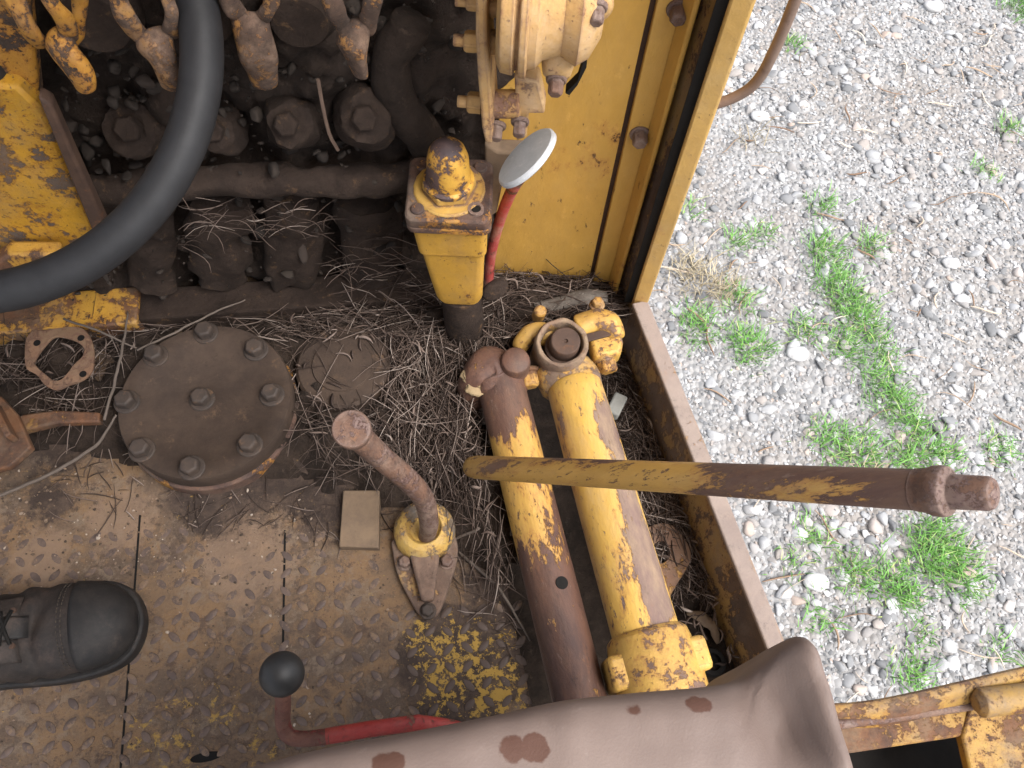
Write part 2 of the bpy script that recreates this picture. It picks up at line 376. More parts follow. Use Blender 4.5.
# --- heaped dirt the straw lies in
def mound(name, poly, z0, amp, n=70, ztop=None):
    xs = [p[0] for p in poly]; ys = [p[1] for p in poly]; m = MB(); idx = {}; vs = []; fs = []
    def inside(x, y):
        r = False; j = len(poly) - 1
        for i in range(len(poly)):
            if (poly[i][1] > y) != (poly[j][1] > y) and x < (poly[j][0] - poly[i][0]) * (y - poly[i][1]) / (poly[j][1] - poly[i][1]) + poly[i][0]: r = not r
            j = i
        return r
    st = 7
    gx = np.arange(min(xs), max(xs) + st, st); gy = np.arange(min(ys), max(ys) + st, st)
    def edge_d(x, y):
        d = 1e9
        for i in range(len(poly)):
            ax, ay = poly[i]; bx, by = poly[(i + 1) % len(poly)]; t = max(0, min(1, ((x - ax) * (bx - ax) + (y - ay) * (by - ay)) / ((bx - ax) ** 2 + (by - ay) ** 2)))
            d = min(d, math.hypot(x - ax - t * (bx - ax), y - ay - t * (by - ay)))
        return d
    for j, y in enumerate(gy):
        for i, x in enumerate(gx):
            if inside(x, y):
                p = P(x, y, z0); nz = noise.fractal(p * 22, .9, 2.1, 5); e = min(1, edge_d(x, y) / 34)
                idx[i, j] = len(vs); vs.append(p + Vector((0, 0, (amp * .45 + nz * amp) * e - .006 * (1 - e))))
    for (i, j), a in idx.items():
        if (i + 1, j) in idx and (i, j + 1) in idx and (i + 1, j + 1) in idx: fs.append((a, idx[i + 1, j], idx[i + 1, j + 1], idx[i, j + 1]))
    m.add(vs, fs); return solo(name, m, M['soil'], kind='stuff', sharp=180)
Z1 = [(-260, 300), (120, 316), (395, 288), (480, 262), (640, 268), (640, 320), (560, 345), (475, 390), (510, 470), (520, 560), (505, 610), (455, 560), (430, 520), (330, 500), (300, 480), (230, 480), (130, 470), (60, 450), (-260, 500)]
Z2 = [(600, 300), (630, 325), (690, 470), (762, 655), (815, 790), (690, 800), (655, 640), (620, 480), (590, 400)]
mound('dirt_heap', Z1, .004, .028)
mound('trough_dirt', Z2, -.09, .03)

# ================================================================== SIDE SILL, POST AND BULKHEAD
sq = [(632, 303), (766, 645), (841, 837)]
ZS = .06
a, b, cpt = [P(x, y, ZS) for x, y in sq]
sdv = (b - a).normalized(); out_v = Vector((sdv.y, -sdv.x, 0))
if out_v.x < 0: out_v = -out_v
end = a + sdv * 1.0
t = Thing('side_sill', 'long brown steel edge rail with yellow inner face between the straw trough and the gravel', 'rail', (a.x, a.y, 0))
m = MB(); m.box((a + end) / 2 + out_v * .0115 + Vector((0, 0, -.004)), (end - a) / 2, out_v * .0115, Vector((0, 0, .004))); t.part('top_flange', m, M['sill'], bevel=.002)
m = MB(); m.box((a + end) / 2 + out_v * .006 + Vector((0, 0, -.122)), (end - a) / 2, out_v * .004, Vector((0, 0, .114))); t.part('inner_plate', m, M['inner'], bevel=.001)
m = MB(); m.box((a + end) / 2 + out_v * .019 + Vector((0, 0, -.208)), (end - a) / 2 * .999, out_v * .003, Vector((0, 0, .2))); t.part('skirt', m, M['panel'])

# door post: bright edge flange standing on the front end of the sill
def upright(px0, px1, py, zref, z0, z1, off0, off1, plane=Wl):
    """cross-section strip between two picture columns on a row, as an upright plate"""
    u0 = plane.uv(plane.at(px0, py, off0))[0]; u1 = plane.uv(plane.at(px1, py, off0))[0]
    return u0, u1
pa = P(633, 299, ZS); pb = P(648, 303, ZS)
pu = Vector((pb.x - pa.x, pb.y - pa.y, 0)); pn = Vector((pu.y, -pu.x, 0)).normalized()
t = Thing('door_post', 'yellow door post edge with black seal rising from front of the sill', 'post', (pa.x, pa.y, 0))
m = MB(); m.box((pa + pb) / 2 + Vector((0, 0, .77)) - pn * .004, pu / 2, pn * .004, Vector((0, 0, .79))); t.part('edge_flange', m, M['post'], bevel=.003)
wu = Wl.uv(pa)[0]; offp = (pa - Wl.a).dot(Wl.n)
m = MB(); s0 = pa - pn * .012 + pu.normalized() * .002
m.box(s0 + Vector((0, 0, .45)) - pu.normalized() * .004, pu.normalized() * .0085, pn * .0065, Vector((0, 0, .47))); t.part('rubber_seal', m, M['black'])
m = MB(); m.box(pb + Vector((0, 0, .3)) - pn * .06 - pu.normalized() * .003, pu.normalized() * .003, pn * .05, Vector((0, 0, .62))); t.part('outer_web', m, M['panel'])

u_of = lambda px, py=281: Wl.uv(Wl.at(px, py))[0]
t = Thing('bulkhead', 'upright yellow sheet metal bulkhead with a groove and bolts beside the engine', 'panel', Wl.pt(u_of(550), 0))
def wbox(u0, u1, z0, z1, o0, o1):
    m = MB(); m.box(Wl.pt((u0 + u1) / 2, (z0 + z1) / 2, (o0 + o1) / 2), Wl.u * (u1 - u0) / 2, Wl.n * (o1 - o0) / 2, Wl.up * (z1 - z0) / 2); return m
uL, uG0, uG1, uS, uE = u_of(494), u_of(588.5), u_of(592.5), u_of(620), wu - .017
t.part('sheet', wbox(uL, uG0, -.1, .95, -.006, 0), M['panel'], bevel=.001)
t.part('groove', wbox(uG0 - .002, uG1 + .002, -.1, .949, -.010, -.005), M['rust_dark'])  # dark rust colour stands in for the shading inside the groove
t.part('border_strip', wbox(uG1, uE, -.1, .951, -.006, .004), M['panel'], bevel=.0015)
m = MB(); m.prism([Wl.pt(uE - .012, -.1, .0045), Wl.pt(uE + .001, -.1, .0045), Wl.pt(uE + .001, -.1, .026), Wl.pt(uE - .004, -.1, .026)], (0, 0, 1.05))
jm = MB(); jm.prism([Wl.pt(uE + .0015, -.1, .0), Wl.pt(wu + .02, -.1, .0), pa + pu * .6 - pn * .012 - Vector((0, 0, ZS + .1)), pa + pu * .1 - pn * .012 - Vector((0, 0, ZS + .1)), Wl.pt(uE + .0015, -.1, .008)], (0, 0, 1.3)); t.part('jamb', jm, M['inner'])
t.part('return_edge', m, M['panel'], bevel=.002)
for (px, py, r) in ((640, 134, 8), (678, 9, 9), (589, 340, 7)):
    if py > 300: continue
    c = Wl.at(px, py, .004); m = MB(); m.hexbolt(c, Wl.n, mp(r, c), .014, rot=.3); t.part('bolt', m, M['rust_light'], bevel=.001)
    
# grab rail outside the post
q0 = pb + pn * -.03
pl = Plane(Vector((q0.x, q0.y, 0)), Vector((q0.x + Wl.u.x, q0.y + Wl.u.y, 0)))
pts = [pl.at(x, y, .0) for x, y in ((716, 104), (733, 98), (750, 88), (762, 74), (772, 55), (782, 33), (800, -12), (822, -70))]
pts = curve(pts, 30); m = MB(); m.tube(pts, mp(5.6, pts[8]), 12)
solo('grab_rail', m, M['pipe'], 'bent brown steel grab rail outside the yellow door post above the gravel', 'rail', loc=tuple(pts[0]))

# ================================================================== ENGINE
t = Thing('engine', 'grimy engine side caked in black oily dirt behind the cab floor', 'engine', E.pt(.1, 0))
eng = t
ue0 = E.uv(E.at(-260, 330))[0]; ue1 = E.uv(E.at(500, 275))[0] + .02
m = MB(); nu, nv = 170, 110; vs = []; fs = []
for j in range(nv + 1):
    for i in range(nu + 1):
        u = ue0 + (ue1 - ue0) * i / nu; z = -.05 + .85 * j / nv
        p = Vector((u * 9, z * 9, 3.3)); d = noise.fractal(p, .75, 2.1, 7) * .032 + noise.noise(p * .35) * .02 + abs(noise.noise(p * 1.7)) * .03
        if z > .3: d += .02 * min(1, (z - .3) / .1)
        d += .03 * max(0, noise.noise(Vector((u * 14, z * 7, 9)))) * (z > .2)
        vs.append(E.pt(u, z, d - .018))
for j in range(nv):
    for i in range(nu): q = j * (nu + 1) + i; fs.append((q, q + 1, q + nu + 2, q + nu + 1))
m.add(vs, fs); t.part('block', m, M['grease'], sharp=180)
def eline(pts, off): return [E.at(x, y, off) for x, y in pts]
# pipe along the block
m = MB(); pp = curve(eline([(60, 196), (180, 184), (300, 181), (398, 178), (430, 168)], .045), 40)
r0 = mp(17, pp[15]); m.tube(pp, r0, 24); m.jitter(.007, 26); m.jitter(.0025, 90); t.part('manifold_pipe', m, M['grease2'], sharp=180)
# ports below the pipe
for (x0, x1) in ((70, 116), (124, 176), (188, 250), (262, 324), (336, 400)):
    m = MB(); c0 = E.at((x0 + x1) / 2, 200, .01); c1 = E.at((x0 + x1) / 2 + 2, 282, .01); rr = mp((x1 - x0) / 2, c0)
    m.tube(curve([c0, c0.lerp(c1, .5), c1], 8), [rr * .9, rr, rr, rr * 1.02, rr * 1.02, rr, rr * .98, rr * .95, rr * .9], 24, flat=.5, up=E.n); m.jitter(.014, 24); m.jitter(.003, 90); t.part('port', m, M['grease2'], sharp=60)
# base ledge
def ledge(px0, px1, z0, z1, off, mat, bev=.003):
    u0, u1 = E.uv(E.at(px0, 300, off))[0], E.uv(E.at(px1, 300, off))[0]
    m = MB(); m.box(E.pt((u0 + u1) / 2, (z0 + z1) / 2, off / 2), E.u * (u1 - u0) / 2, E.n * off / 2, E.up * (z1 - z0) / 2)
    return t.part('base_ledge', m, mat, bevel=bev)
ledge(122, 470, -.02, .035, .05, M['grease2'])
M['ledge'] = rusty('ledge paint', (.5, .27, .04), .5, 12, dustamt=.35)
ledge(-60, 118, -.02, .042, .06, M['ledge'])
# studs with round bosses
for (px, py, rb, rn, off) in ((130, 128, 27, 15, .03), (287, 124, 24, 14, .05), (365, 118, 27, 15, .055), (215, 130, 22, 13, .03)):
    c = E.at(px, py, off); ax = (E.n * .75 + E.up * .66).normalized()
    m = MB(); rr = mp(rb, c); m.lathe(c - ax * .03, ax, [(-.02, rr * 1.3), (0, rr * 1.25), (.01, rr * 1.15), (.016, rr * 1.08), (.024, rr), (.028, rr * .9), (.03, rr * .6)], 28); m.jitter(.008, 34); m.jitter(.0025, 100); bo = t.part('boss', m, M['grease2'])
    m = MB(); m.hexbolt(c, ax, mp(rn, c) * .9, .014, washer=False, rot=.2); t.part('nut', m, M['grease2'], parent=bo, bevel=.001)
# dirt lumps and a hose to the right of the studs
m = MB(); pp = curve(eline([(415, 20), (392, 60), (398, 100), (425, 140), (440, 170)], .03), 24)
m.tube([p + Vector((noise.noise(p * 40) * .004, 0, noise.noise(p * 33) * .004)) for p in pp], [mp(19, p) * (1 + .2 * noise.noise(p * 45)) for p in pp], 14); t.part('hose', m, M['grease'], sharp=180)
m = MB(); pp = curve(eline([(326, 110), (318, 80), (328, 130), (338, 150)], .04), 10); m.tube(pp[3:], mp(2, pp[0]), 6)
t.part('wire', m, M['pipe'])
# yokes along the top
def yoke(prongs, body, mat, off, label):
    m = MB()
    for pts, r, fl_ in prongs + [body]:
        q = curve([E.at(x, y, off + o) for x, y, o in pts], 12); rr = interp(r, 12)
        m.tube(q, [mp(a, p) for a, p in zip(rr, q)], 10, flat=fl_ * .75, up=E.n)
    m.jitter(.004, 45)
    return t.part('valve_yoke', m, mat, sub=1, label=label, sharp=180)
yoke([([(8, -40, 0), (14, 0, .01), (30, 30, .01), (42, 44, 0)], [11, 11, 10, 9], .9), ([(42, -40, 0), (52, 0, .01), (66, 22, .01), (72, 40, 0)], [10, 10, 10, 8], .9), ([(74, -30, -.01), (80, 0, -.01), (78, 25, -.01), (70, 45, -.01)], [9, 9, 8, 7], .8)],
     ([(56, 36, 0), (66, 52, .012), (78, 72, .018), (88, 92, .02)], [21, 20, 16, 11], .9), M['yoke'], .08, 'bright yellow oily yoke at the far end')
yoke([([(108, -40, 0), (118, 0, .01), (130, 22, .01), (143, 38, 0)], [10, 11, 11, 10], .9), ([(162, -40, 0), (168, 0, .01), (172, 15, .01), (170, 36, 0)], [8, 8, 8, 8], .9)],
     ([(152, 34, 0), (158, 48, .01), (166, 66, .015), (174, 88, .01)], [22, 20, 16, 12], .9), M['yoke_dust'], .07, None)
yoke([([(222, -40, 0), (228, -5, .01), (236, 12, .01), (246, 22, 0)], [11, 11, 10, 8], .9), ([(272, -40, 0), (270, -5, .01), (266, 12, .01), (258, 22, 0)], [9, 9, 9, 8], .9)],
     ([(250, 16, 0), (252, 32, .01), (258, 56, .012), (264, 84, .0)], [20, 20, 19, 16], .9), M['yoke_dust'], .05, None)
yoke([([(322, -40, 0), (330, -8, .01), (338, 14, .01), (346, 32, 0)], [9, 10, 10, 9], .9), ([(374, -40, 0), (374, -8, .01), (370, 14, .01), (364, 32, 0)], [9, 9, 9, 9], .9)],
     ([(352, 30, 0), (354, 42, .012), (357, 60, .016), (360, 76, .016)], [21, 20, 14, 9], .9), M['yoke_dust'], .075, None)
# dark body behind the yokes
for (px, py, r, l) in ((100, -10, 40, .1), (205, -15, 36, .1), (300, -10, 34, .1)):
    m = MB(); c = E.at(px, py, .0); m.lathe(c, E.n, [(-.05, mp(r, c) * 1.2), (.03, mp(r, c) * 1.1), (.045, mp(r, c) * .8)], 20); t.part('valve_housing', m, M['grease2'], sharp=50)
# yellow end plate of the engine with a slanted rusty edge
m = MB(); q = eline([(-200, 60), (20, 70), (46, 95), (106, 236), (100, 244), (-200, 262)], .055); m.prism(q, E.n * .02); t.part('end_plate', m, M['peel'], bevel=.004)
m = MB(); m.prism(eline([(40, 84), (54, 92), (122, 246), (104, 246)], .078), E.n * .016); t.part('edge_bar', m, M['rust_dark'], bevel=.003)
m = MB(); m.prism(eline([(-200, 262), (-4, 250), (10, 240), (62, 240), (68, 262), (30, 272), (-200, 300)], .082), E.n * .02); t.part('bracket', m, M['column'], bevel=.004)
m = MB(); m.prism(eline([(-180, -60), (30, -60), (44, 80), (40, 100), (-180, 100)], .03), E.n * .03); t.part('end_cover', m, M['yoke'], bevel=.006)

# hood above the engine (out of the picture, it shades the engine)
hd = MB(); c0 = E.pt((ue0 + ue1) / 2, .80, -.12); hd.box(c0, E.u * (ue1 - ue0) / 2, E.n * .2, Vector((0, 0, .004)))
hood = solo('hood', hd, M['panel'], 'yellow sheet metal hood covering the top of the engine', 'hood', bevel=.003)

# unseen roof on posts, added over the cab to cut the light inside
t = Thing('added_shade_roof', 'flat yellow roof on posts added out of view to shade the machine cab', 'added_shade_roof', Vector((-.3, 0, 0)))
m = MB(); m.box(Vector((-.42, -.12, CANZ)), (.70, 0, 0), (0, .59, 0), (0, 0, .012)); t.part('roof_sheet', m, M['panel'], bevel=.006)
for x_, y_ in ((-1.08, .43), (-1.08, -.66), (.22, -.66)):
    m = MB(); m.box(Vector((x_, y_, CANZ / 2 - .1)), (.025, 0, 0), (0, .025, 0), (0, 0, CANZ / 2 + .088)); t.part('post', m, M['panel'], bevel=.004)

# ------------------------------------------------------------------ pump hanging at the top
t = Thing('water_pump', 'dusty yellow bolted pump with round flange hanging at the top of the bulkhead', 'pump', Wl.at(530, 60, .1))
PO = .11
ctr = Wl.at(530, 0, PO); ax = Wl.u
lx = lambda px, py=30: (Wl.at(px, py, PO) - ctr).dot(ax)
k_ = mp(1, ctr)
m = MB(); m.lathe(ctr, ax, [(lx(500), 62 * k_), (lx(504), 70 * k_), (lx(516), 72 * k_), (lx(519), 66 * k_), (lx(521), 66 * k_), (lx(522), 74 * k_), (lx(529), 74 * k_), (lx(531), 60 * k_)], 40); fln = t.part('flange', m, M['cast'], bevel=.001)
m = MB(); m.lathe(ctr, ax, [(lx(528), 66 * k_), (lx(538), 64 * k_), (lx(545), 55 * k_), (lx(562), 50 * k_), (lx(578), 58 * k_), (lx(590), 50 * k_), (lx(600), 30 * k_)], 36); hs = t.part('housing', m, M['cast'])
for (px, py, rb) in ((556, 84, 13), (597, 12, 13)):
    c = Wl.at(px, py, PO + .03); m = MB(); a2 = (Wl.n * .8 - Wl.up * .25).normalized()
    m.tube([c + (ctr + ax * (c - ctr).dot(ax) - c) * .8, c - a2 * .01, c - a2 * .004], [mp(22, c), mp(rb + 3, c), mp(rb, c)], 16); lug = t.part('ear', m, M['cast'], sub=1, sharp=180)
    m = MB(); m.hexbolt(c - a2 * .004, a2, mp(rb * .62, c), .012); t.part('bolt', m, M['rust_light'], parent=lug, bevel=.001)
pp = [Wl.at(x, y, PO + .005) for x, y in ((478, -80), (478, 20), (480, 60), (484, 112), (487, 126), (494, 128), (495, 112), (492, 60), (489, 20), (489, -80))]
m = MB(); m.prism([p - Wl.n * .03 for p in pp], Wl.n * .05); t.part('side_plate', m, M['cast'], bevel=.002)
for (px0, px1, py, r) in ((490, 520, 104, 14), (490, 512, 42, 12), (490, 512, 8, 9)):
    m = MB(); c0, c1 = Wl.at(px0, py, PO), Wl.at(px1, py, PO); m.tube([c0, c1], mp(r, c0), 18); t.part('spacer', m, M['cast'], bevel=.001)
for (px, py, r) in ((480, 103, 11), (478, 42, 11), (481, 4, 8)):
    c = Wl.at(px, py, PO); m = MB(); m.hexbolt(c, -ax, mp(r, c), .012, washer=False, rot=.3); nt_ = t.part('nut', m, M['cast'], bevel=.001)
    m = MB(); m.tube([c - ax * .010, c - ax * .021], mp(r * .55, c), 12); t.part('stud_end', m, M['cast'], parent=nt_, bevel=.001)
pp = [Wl.at(x, y, PO - .02) for x, y in ((516, 60), (540, 66), (546, 92), (546, 98), (530, 98), (528, 122), (518, 126))]
m = MB(); m.prism(pp, Wl.n * .02); t.part('bracket', m, M['cast'], bevel=.002)
for (px, py, r) in ((497, 126, 7), (520, 122, 7)):
    c = Wl.at(px, py, PO + .01); m = MB(); m.hexbolt(c, Wl.n - Wl.up * .3, mp(r, c), .012, rot=.5); t.part('clamp_bolt', m, M['rust_light'], bevel=.001)
m = MB(); pp = [Wl.at(x, y, PO - .04) for x, y in ((566, 84), (578, 72), (584, 52), (588, 46), (587, 58), (578, 76), (570, 86))]; m.prism(pp, Wl.n * .012); t.part('rubber_flap', m, M['black'])

# ================================================================== CONTROL COLUMN
G = P(466, 338)
def zat(gp, py):
    lo, hi = -.2, .95
    for _ in range(40):
        z = (lo + hi) / 2
        if proj(Vector((gp.x, gp.y, z)))[1] > py: lo = z
        else: hi = z
    return lo
zb, zf, ztop = zat(G, 284), zat(G, 197), zat(G, 180)
lean = Vector((-.012, 0, 0)) / max(zf, .01)
AX = lambda z: Vector((G.x, G.y, 0)) + lean * z + Vector((0, 0, z))
t = Thing('valve_column', 'short yellow square column with rusty flange and dome nut standing in the straw', 'column', (G.x, G.y, 0))
kx = mp(1, AX(zf)); hx, hy = Vector((1, .05, 0)), Vector((-.05, 1, 0))
def rect_ring(c, a, b, r, n=5):
    out = []
    for sx, sy, t0 in ((1, 1, 0), (-1, 1, 90), (-1, -1, 180), (1, -1, 270)):
        for i in range(n):
            th = R(t0 + 90 * i / (n - 1)); out.append(c + hx * (sx * (a - r) + r * math.cos(th)) + hy * (sy * (b - r) + r * math.sin(th)))
    return out
def loft(m, rings, caps=True):
    n = len(rings[0]); vs = [p for r in rings for p in r]
    fs = [(i * n + k, i * n + (k + 1) % n, (i + 1) * n + (k + 1) % n, (i + 1) * n + k) for i in range(len(rings) - 1) for k in range(n)]
    if caps: fs += [tuple(range(n))[::-1], tuple(range((len(rings) - 1) * n, len(rings) * n))]
    return m.add(vs, fs)
m = MB(); loft(m, [rect_ring(AX(zb - .012), 24 * kx, 22 * kx, .012), rect_ring(AX(zb), 27 * kx, 25 * kx, .012), rect_ring(AX(zb + .04), 29.5 * kx, 27 * kx, .010), rect_ring(AX(zf - .062), 33 * kx, 31 * kx, .008), rect_ring(AX(zf - .060), 35.5 * kx, 33.5 * kx, .008), rect_ring(AX(zf - .008), 37.5 * kx, 36 * kx, .008)])
t.part('body', m, M['column'], bevel=.001)
m = MB(); loft(m, [rect_ring(AX(zf - .012), 40 * kx, 38 * kx, .01), rect_ring(AX(zf - .010), 42 * kx, 40 * kx, .01), rect_ring(AX(zf - .003), 42 * kx, 40 * kx, .01), rect_ring(AX(zf - .002), 41 * kx, 39 * kx, .01), rect_ring(AX(zf - .0), 42 * kx, 40 * kx, .01), rect_ring(AX(zf + .01), 42 * kx, 40 * kx, .01), rect_ring(AX(zf + .0125), 40 * kx, 38 * kx, .01)])
M['flange'] = rusty('rusty flange', (.42, .21, .04), .66, 17, rust=((.05, .032, .028), (.11, .06, .042)), dust=(.2, .15, .11), dustamt=.4, rough=.55)
flg = t.part('flange', m, M['flange'], bevel=.0008)
for sx, sy in ((-.72, -.72), (.66, -.66), (-.7, .72), (.72, .72)):
    c = AX(zf + .0125) + hx * (sx * 41 * kx) + hy * (sy * 38 * kx); m = MB()
    if sx > 0 and sy < 0:
        m.lathe(c, (0, 0, 1), [(.0, .0088), (.003, .0085), (.003, .0055), (.0012, .005)], 20); t.part('bolt_hole', m, M['rust_light'], parent=flg)
        m = MB(); m.lathe(c, (0, 0, 1), [(.001, .005), (.0018, .0049)], 16); t.part('hole_bottom', m, M['black'], parent=flg)
    else:
        m.lathe(c, (0, 0, 1), [(-.001, .0075), (.002, .0072), (.003, .006)], 16); t.part('screw_head', m, M['flange'], parent=flg)
zz = zf + .0125
m = MB(); m.hexbolt(AX(zz), (0, 0, 1), .029, .012, rot=.2); nut = t.part('hex_nut', m, M['tube'], bevel=.0015)
m = MB(); m.lathe(AX(zz + .011), (0, 0, 1), [(0, .027), (.004, .027), (.006, .0235), (.012, .023), (.036, .0215), (.046, .0185), (.053, .013), (.057, .006), (.058, .001)], 32)
M['dome'] = rusty('chipped dome', (.55, .31, .05), .42, 11, rust=((.05, .036, .04), (.09, .055, .05)), dustamt=.05, rough=.35)
t.part('dome_cap', m, M['dome'])
m = MB(); m.tube([AX(-.02), AX(zb * .55), AX(zb - .015)], [26 * kx, 25 * kx, 24 * kx], 24); t.part('rubber_boot', m, M['grease2'], bevel=.002)
m = MB(); c = AX(zb * .8) + Vector((.026, .0, 0)); m.tube([c, c + Vector((.022, .012, .01)), c + Vector((.034, .02, .012))], [.010, .014, .008], 12); m.jitter(.006, 60); t.part('clamp', m, M['grease2'], sub=1, sharp=180)

# pedal behind it
pc = Wl.at(526, 157, .11); 
t = Thing('foot_pedal', 'grey oval foot pedal on a red rod beside the yellow column', 'pedal', (pc.x, pc.y, 0))
dpd = depth(pc); d2 = (ray_depth(549, 131, dpd) - ray_depth(505, 184, dpd)); L2 = d2.length / 2 * 1.08; d2 = d2.normalized()
view = (CAM - pc).normalized(); nn = (view - d2 * view.dot(d2)).normalized(); side = d2.cross(nn)
nn2 = (nn * .42 + side * -.9).normalized(); sd2 = d2.cross(nn2)
m = MB(); rings = []
for h_, s_ in ((-.006, .9), (-.004, 1.0), (.0, 1.0), (.002, .95), (.0028, .5)):
    rings.append([pc + nn2 * h_ + d2 * (L2 * s_ * math.cos(a_)) + sd2 * (L2 * .85 * s_ * math.sin(a_)) for a_ in [2 * math.pi * i / 36 for i in range(36)]])
loft(m, rings); t.part('pad', m, M['pedal'])
pp = curve([pc - nn2 * .004 - Vector((0, 0, .01)), Wl.at(512, 190, .08), Wl.at(500, 220, .06), Wl.at(491, 255, .05), Wl.at(488, 290, .05)], 18)
M['pedalrod'] = rusty('pedal rod', (.45, .07, .06), .25, 18, dust=(.45, .33, .24), dustamt=.5)
m = MB(); m.tube(pp, mp(6, pp[5]), 12); t.part('rod', m, M['pedalrod'])
m = MB(); q = [Wl.at(x, y, .05) for x, y in ((486, 130), (500, 138), (526, 139), (520, 150), (505, 165), (498, 200), (488, 206))]; m.prism(q, Wl.n * .02); t.part('mounting_plate', m, M['wood'], bevel=.003)

# ================================================================== ROUND COVER
cc = P(205, 399, .05); rc = mp(85, cc)
t = Thing('round_cover', 'large round dark brown cover plate with nine bolts sunk in the floor', 'cover plate', (cc.x, cc.y, 0))
m = MB(); m.lathe((cc.x, cc.y, -.01), (0, 0, 1), [(0, rc * 1.03), (.028, rc * 1.03), (.03, rc * 1.0)], 64); t.part('housing', m, M['flange'], bevel=.001)
M['cover'] = rough_mat('dirty cover', (.036, .024, .018), (.062, .041, .029), 16, .75, .6, .002, (.10, .062, .038), spec=.3)
m = MB(); m.lathe((cc.x, cc.y, 0), (0, 0, 1), [(.021, rc * .97), (.024, rc * 1.0), (.047, rc * 1.0), (.05, rc * .985), (.05, rc * .80), (.0488, rc * .785)], 64); lid = t.part('lid', m, M['cover'])
M['coverbolt'] = rough_mat('cover bolt', (.036, .028, .024), (.062, .044, .034), 40, .65, .5, .001, (.12, .07, .04), spec=.35)
for i, (px, py) in enumerate(((202, 399), (256, 350), (272, 395), (250, 445), (192, 468), (142, 450), (127, 402), (156, 356), (206, 333))):
    c = P(px, py, .05); c = Vector((c.x, c.y, .0488 if i == 0 else .0498)); m = MB(); m.hexbolt(c, (0, 0, 1), .0125, .013, rot=i * .7); t.part('bolt', m, M['coverbolt'], bevel=.0012)

cc2 = P(345, 372, .012); m = MB(); m.lathe((cc2.x, cc2.y, 0), (0, 0, 1), [(-.01, mp(46, cc2)), (.030, mp(46, cc2)), (.034, mp(43, cc2)), (.034, mp(30, cc2)), (.037, mp(29, cc2)), (.037, 0.002)], 48)
solo('floor_lid', m, M['cover'], 'flat dark round lid half buried in straw right of the bolted cover', 'lid', loc=tuple((cc2.x, cc2.y, 0)))

# ================================================================== GASKET
def plate_with_hole(outer, inner, z0, h):
    """outer and inner loops with the same count"""
    n = len(outer); m = MB(); v = []
    for z in (z0, z0 + h): v += [p + Vector((0, 0, z)) for p in outer] + [p + Vector((0, 0, z)) for p in inner]
    f = []
    for k in range(n):
        l = (k + 1) % n
        f += [(k, l, n + l, n + k), (2 * n + k, 2 * n + l, 3 * n + l, 3 * n + k), (k, l, 2 * n + l, 2 * n + k), (n + k, n + l, 3 * n + l, 3 * n + k)]
    return m.add(v, f)
gz = .04
def gl(pts): return [P(x, y, gz) - Vector((0, 0, gz)) for x, y in pts]
oc = curve([(26, 360), (27, 342), (34, 332), (48, 331), (62, 329), (76, 328), (88, 333), (95, 350), (93, 372), (82, 382), (70, 386), (58, 391), (46, 386), (38, 376), (28, 370), (26, 360)], 45)[:-1]
ic = curve([(35, 364), (40, 355), (47, 346), (54, 339), (61, 338), (70, 340), (78, 343), (85, 349), (84, 357), (75, 366), (69, 374), (62, 381), (54, 381), (46, 375), (40, 370), (35, 364)], 45)[:-1]
t = Thing('gasket', 'thin rusty square gasket plate with bolt holes lying on the straw', 'gasket', P(60, 358, 0))
m = plate_with_hole(gl(oc), gl(ic), gz, .004); t.part('plate', m, rusty('gasket', (.2, .12, .07), .5, 12, rust=((.16, .085, .055), (.22, .12, .07)), dustamt=.3, rough=.8), bevel=.0006, sharp=50)
for px, py in ((37, 343), (81, 338), (83, 374)):
    c = P(px, py, gz + .004); m = MB(); m.lathe(c, (0, 0, 1), [(-.002, .0048), (.0004, .0046)], 14); t.part('bolt_hole', m, M['black'])

# rusty bracket at the left edge and its strap
M['strap'] = rusty('strap', (.36, .2, .04), .72, 18, dustamt=.4, grime=.8)
t = Thing('rusty_bracket', 'rusty angled bracket with a flat strap beside the round cover at the left edge', 'bracket', P(5, 450, 0))
m = MB(); m.prism([P(x, y, .045) for x, y in ((-60, 400), (6, 400), (22, 418), (36, 450), (14, 470), (-60, 490))], (0, 0, .012)); t.part('plate', m, M['rust'], bevel=.002)
m = MB(); m.prism([P(x, y, .03) for x, y in ((14, 424), (30, 418), (60, 414), (104, 416), (104, 426), (62, 427), (32, 434), (16, 440))], (0, 0, .014)); t.part('strap', m, M['strap'], bevel=.003)
m = MB(); m.prism([P(x, y, .057) for x, y in ((-4, 408), (2, 406), (20, 440), (14, 444))], (0, 0, .022)); t.part('rib', m, M['rust'], bevel=.002)

# ================================================================== SHIFT LEVER
b0 = P(424, 528, .03)
t = Thing('shift_lever', 'short bent rusty shift lever with a flat round end on a yellow ball housing', 'lever', (b0.x, b0.y, 0))
kk = mp(1, b0)
m = MB(); m.lathe((b0.x, b0.y, 0), (0, 0, 1), [(-.005, 31 * kk), (.02, 31 * kk), (.028, 29 * kk), (.036, 24 * kk), (.038, 18 * kk), (.030, 14 * kk)], 36)
t.part('ball_housing', m, rusty('housing', (.52, .33, .08), .45, 22, rust=((.1, .09, .08), (.17, .12, .08)), dust=(.3, .25, .18), dustamt=.4, rough=.6), bevel=.001)
m = MB(); q = curve([(392, 545), (398, 575), (412, 604), (420, 616), (430, 620), (439, 614), (448, 592), (457, 562), (456, 540), (440, 522), (410, 522), (392, 545)], 44)[:-1]
m.prism([P(x, y, 0.0) for x, y in q], (0, 0, .012)); pl_ = t.part('base_plate', m, M['rust_dark'], bevel=.002, label=None)
M['baseplate'] = rusty('base plate', (.40, .25, .09), .75, 16, rust=((.10, .066, .05), (.17, .11, .08)), dust=(.26, .19, .14), dustamt=.4, rough=.65); pl_.data.materials[0] = M['baseplate']
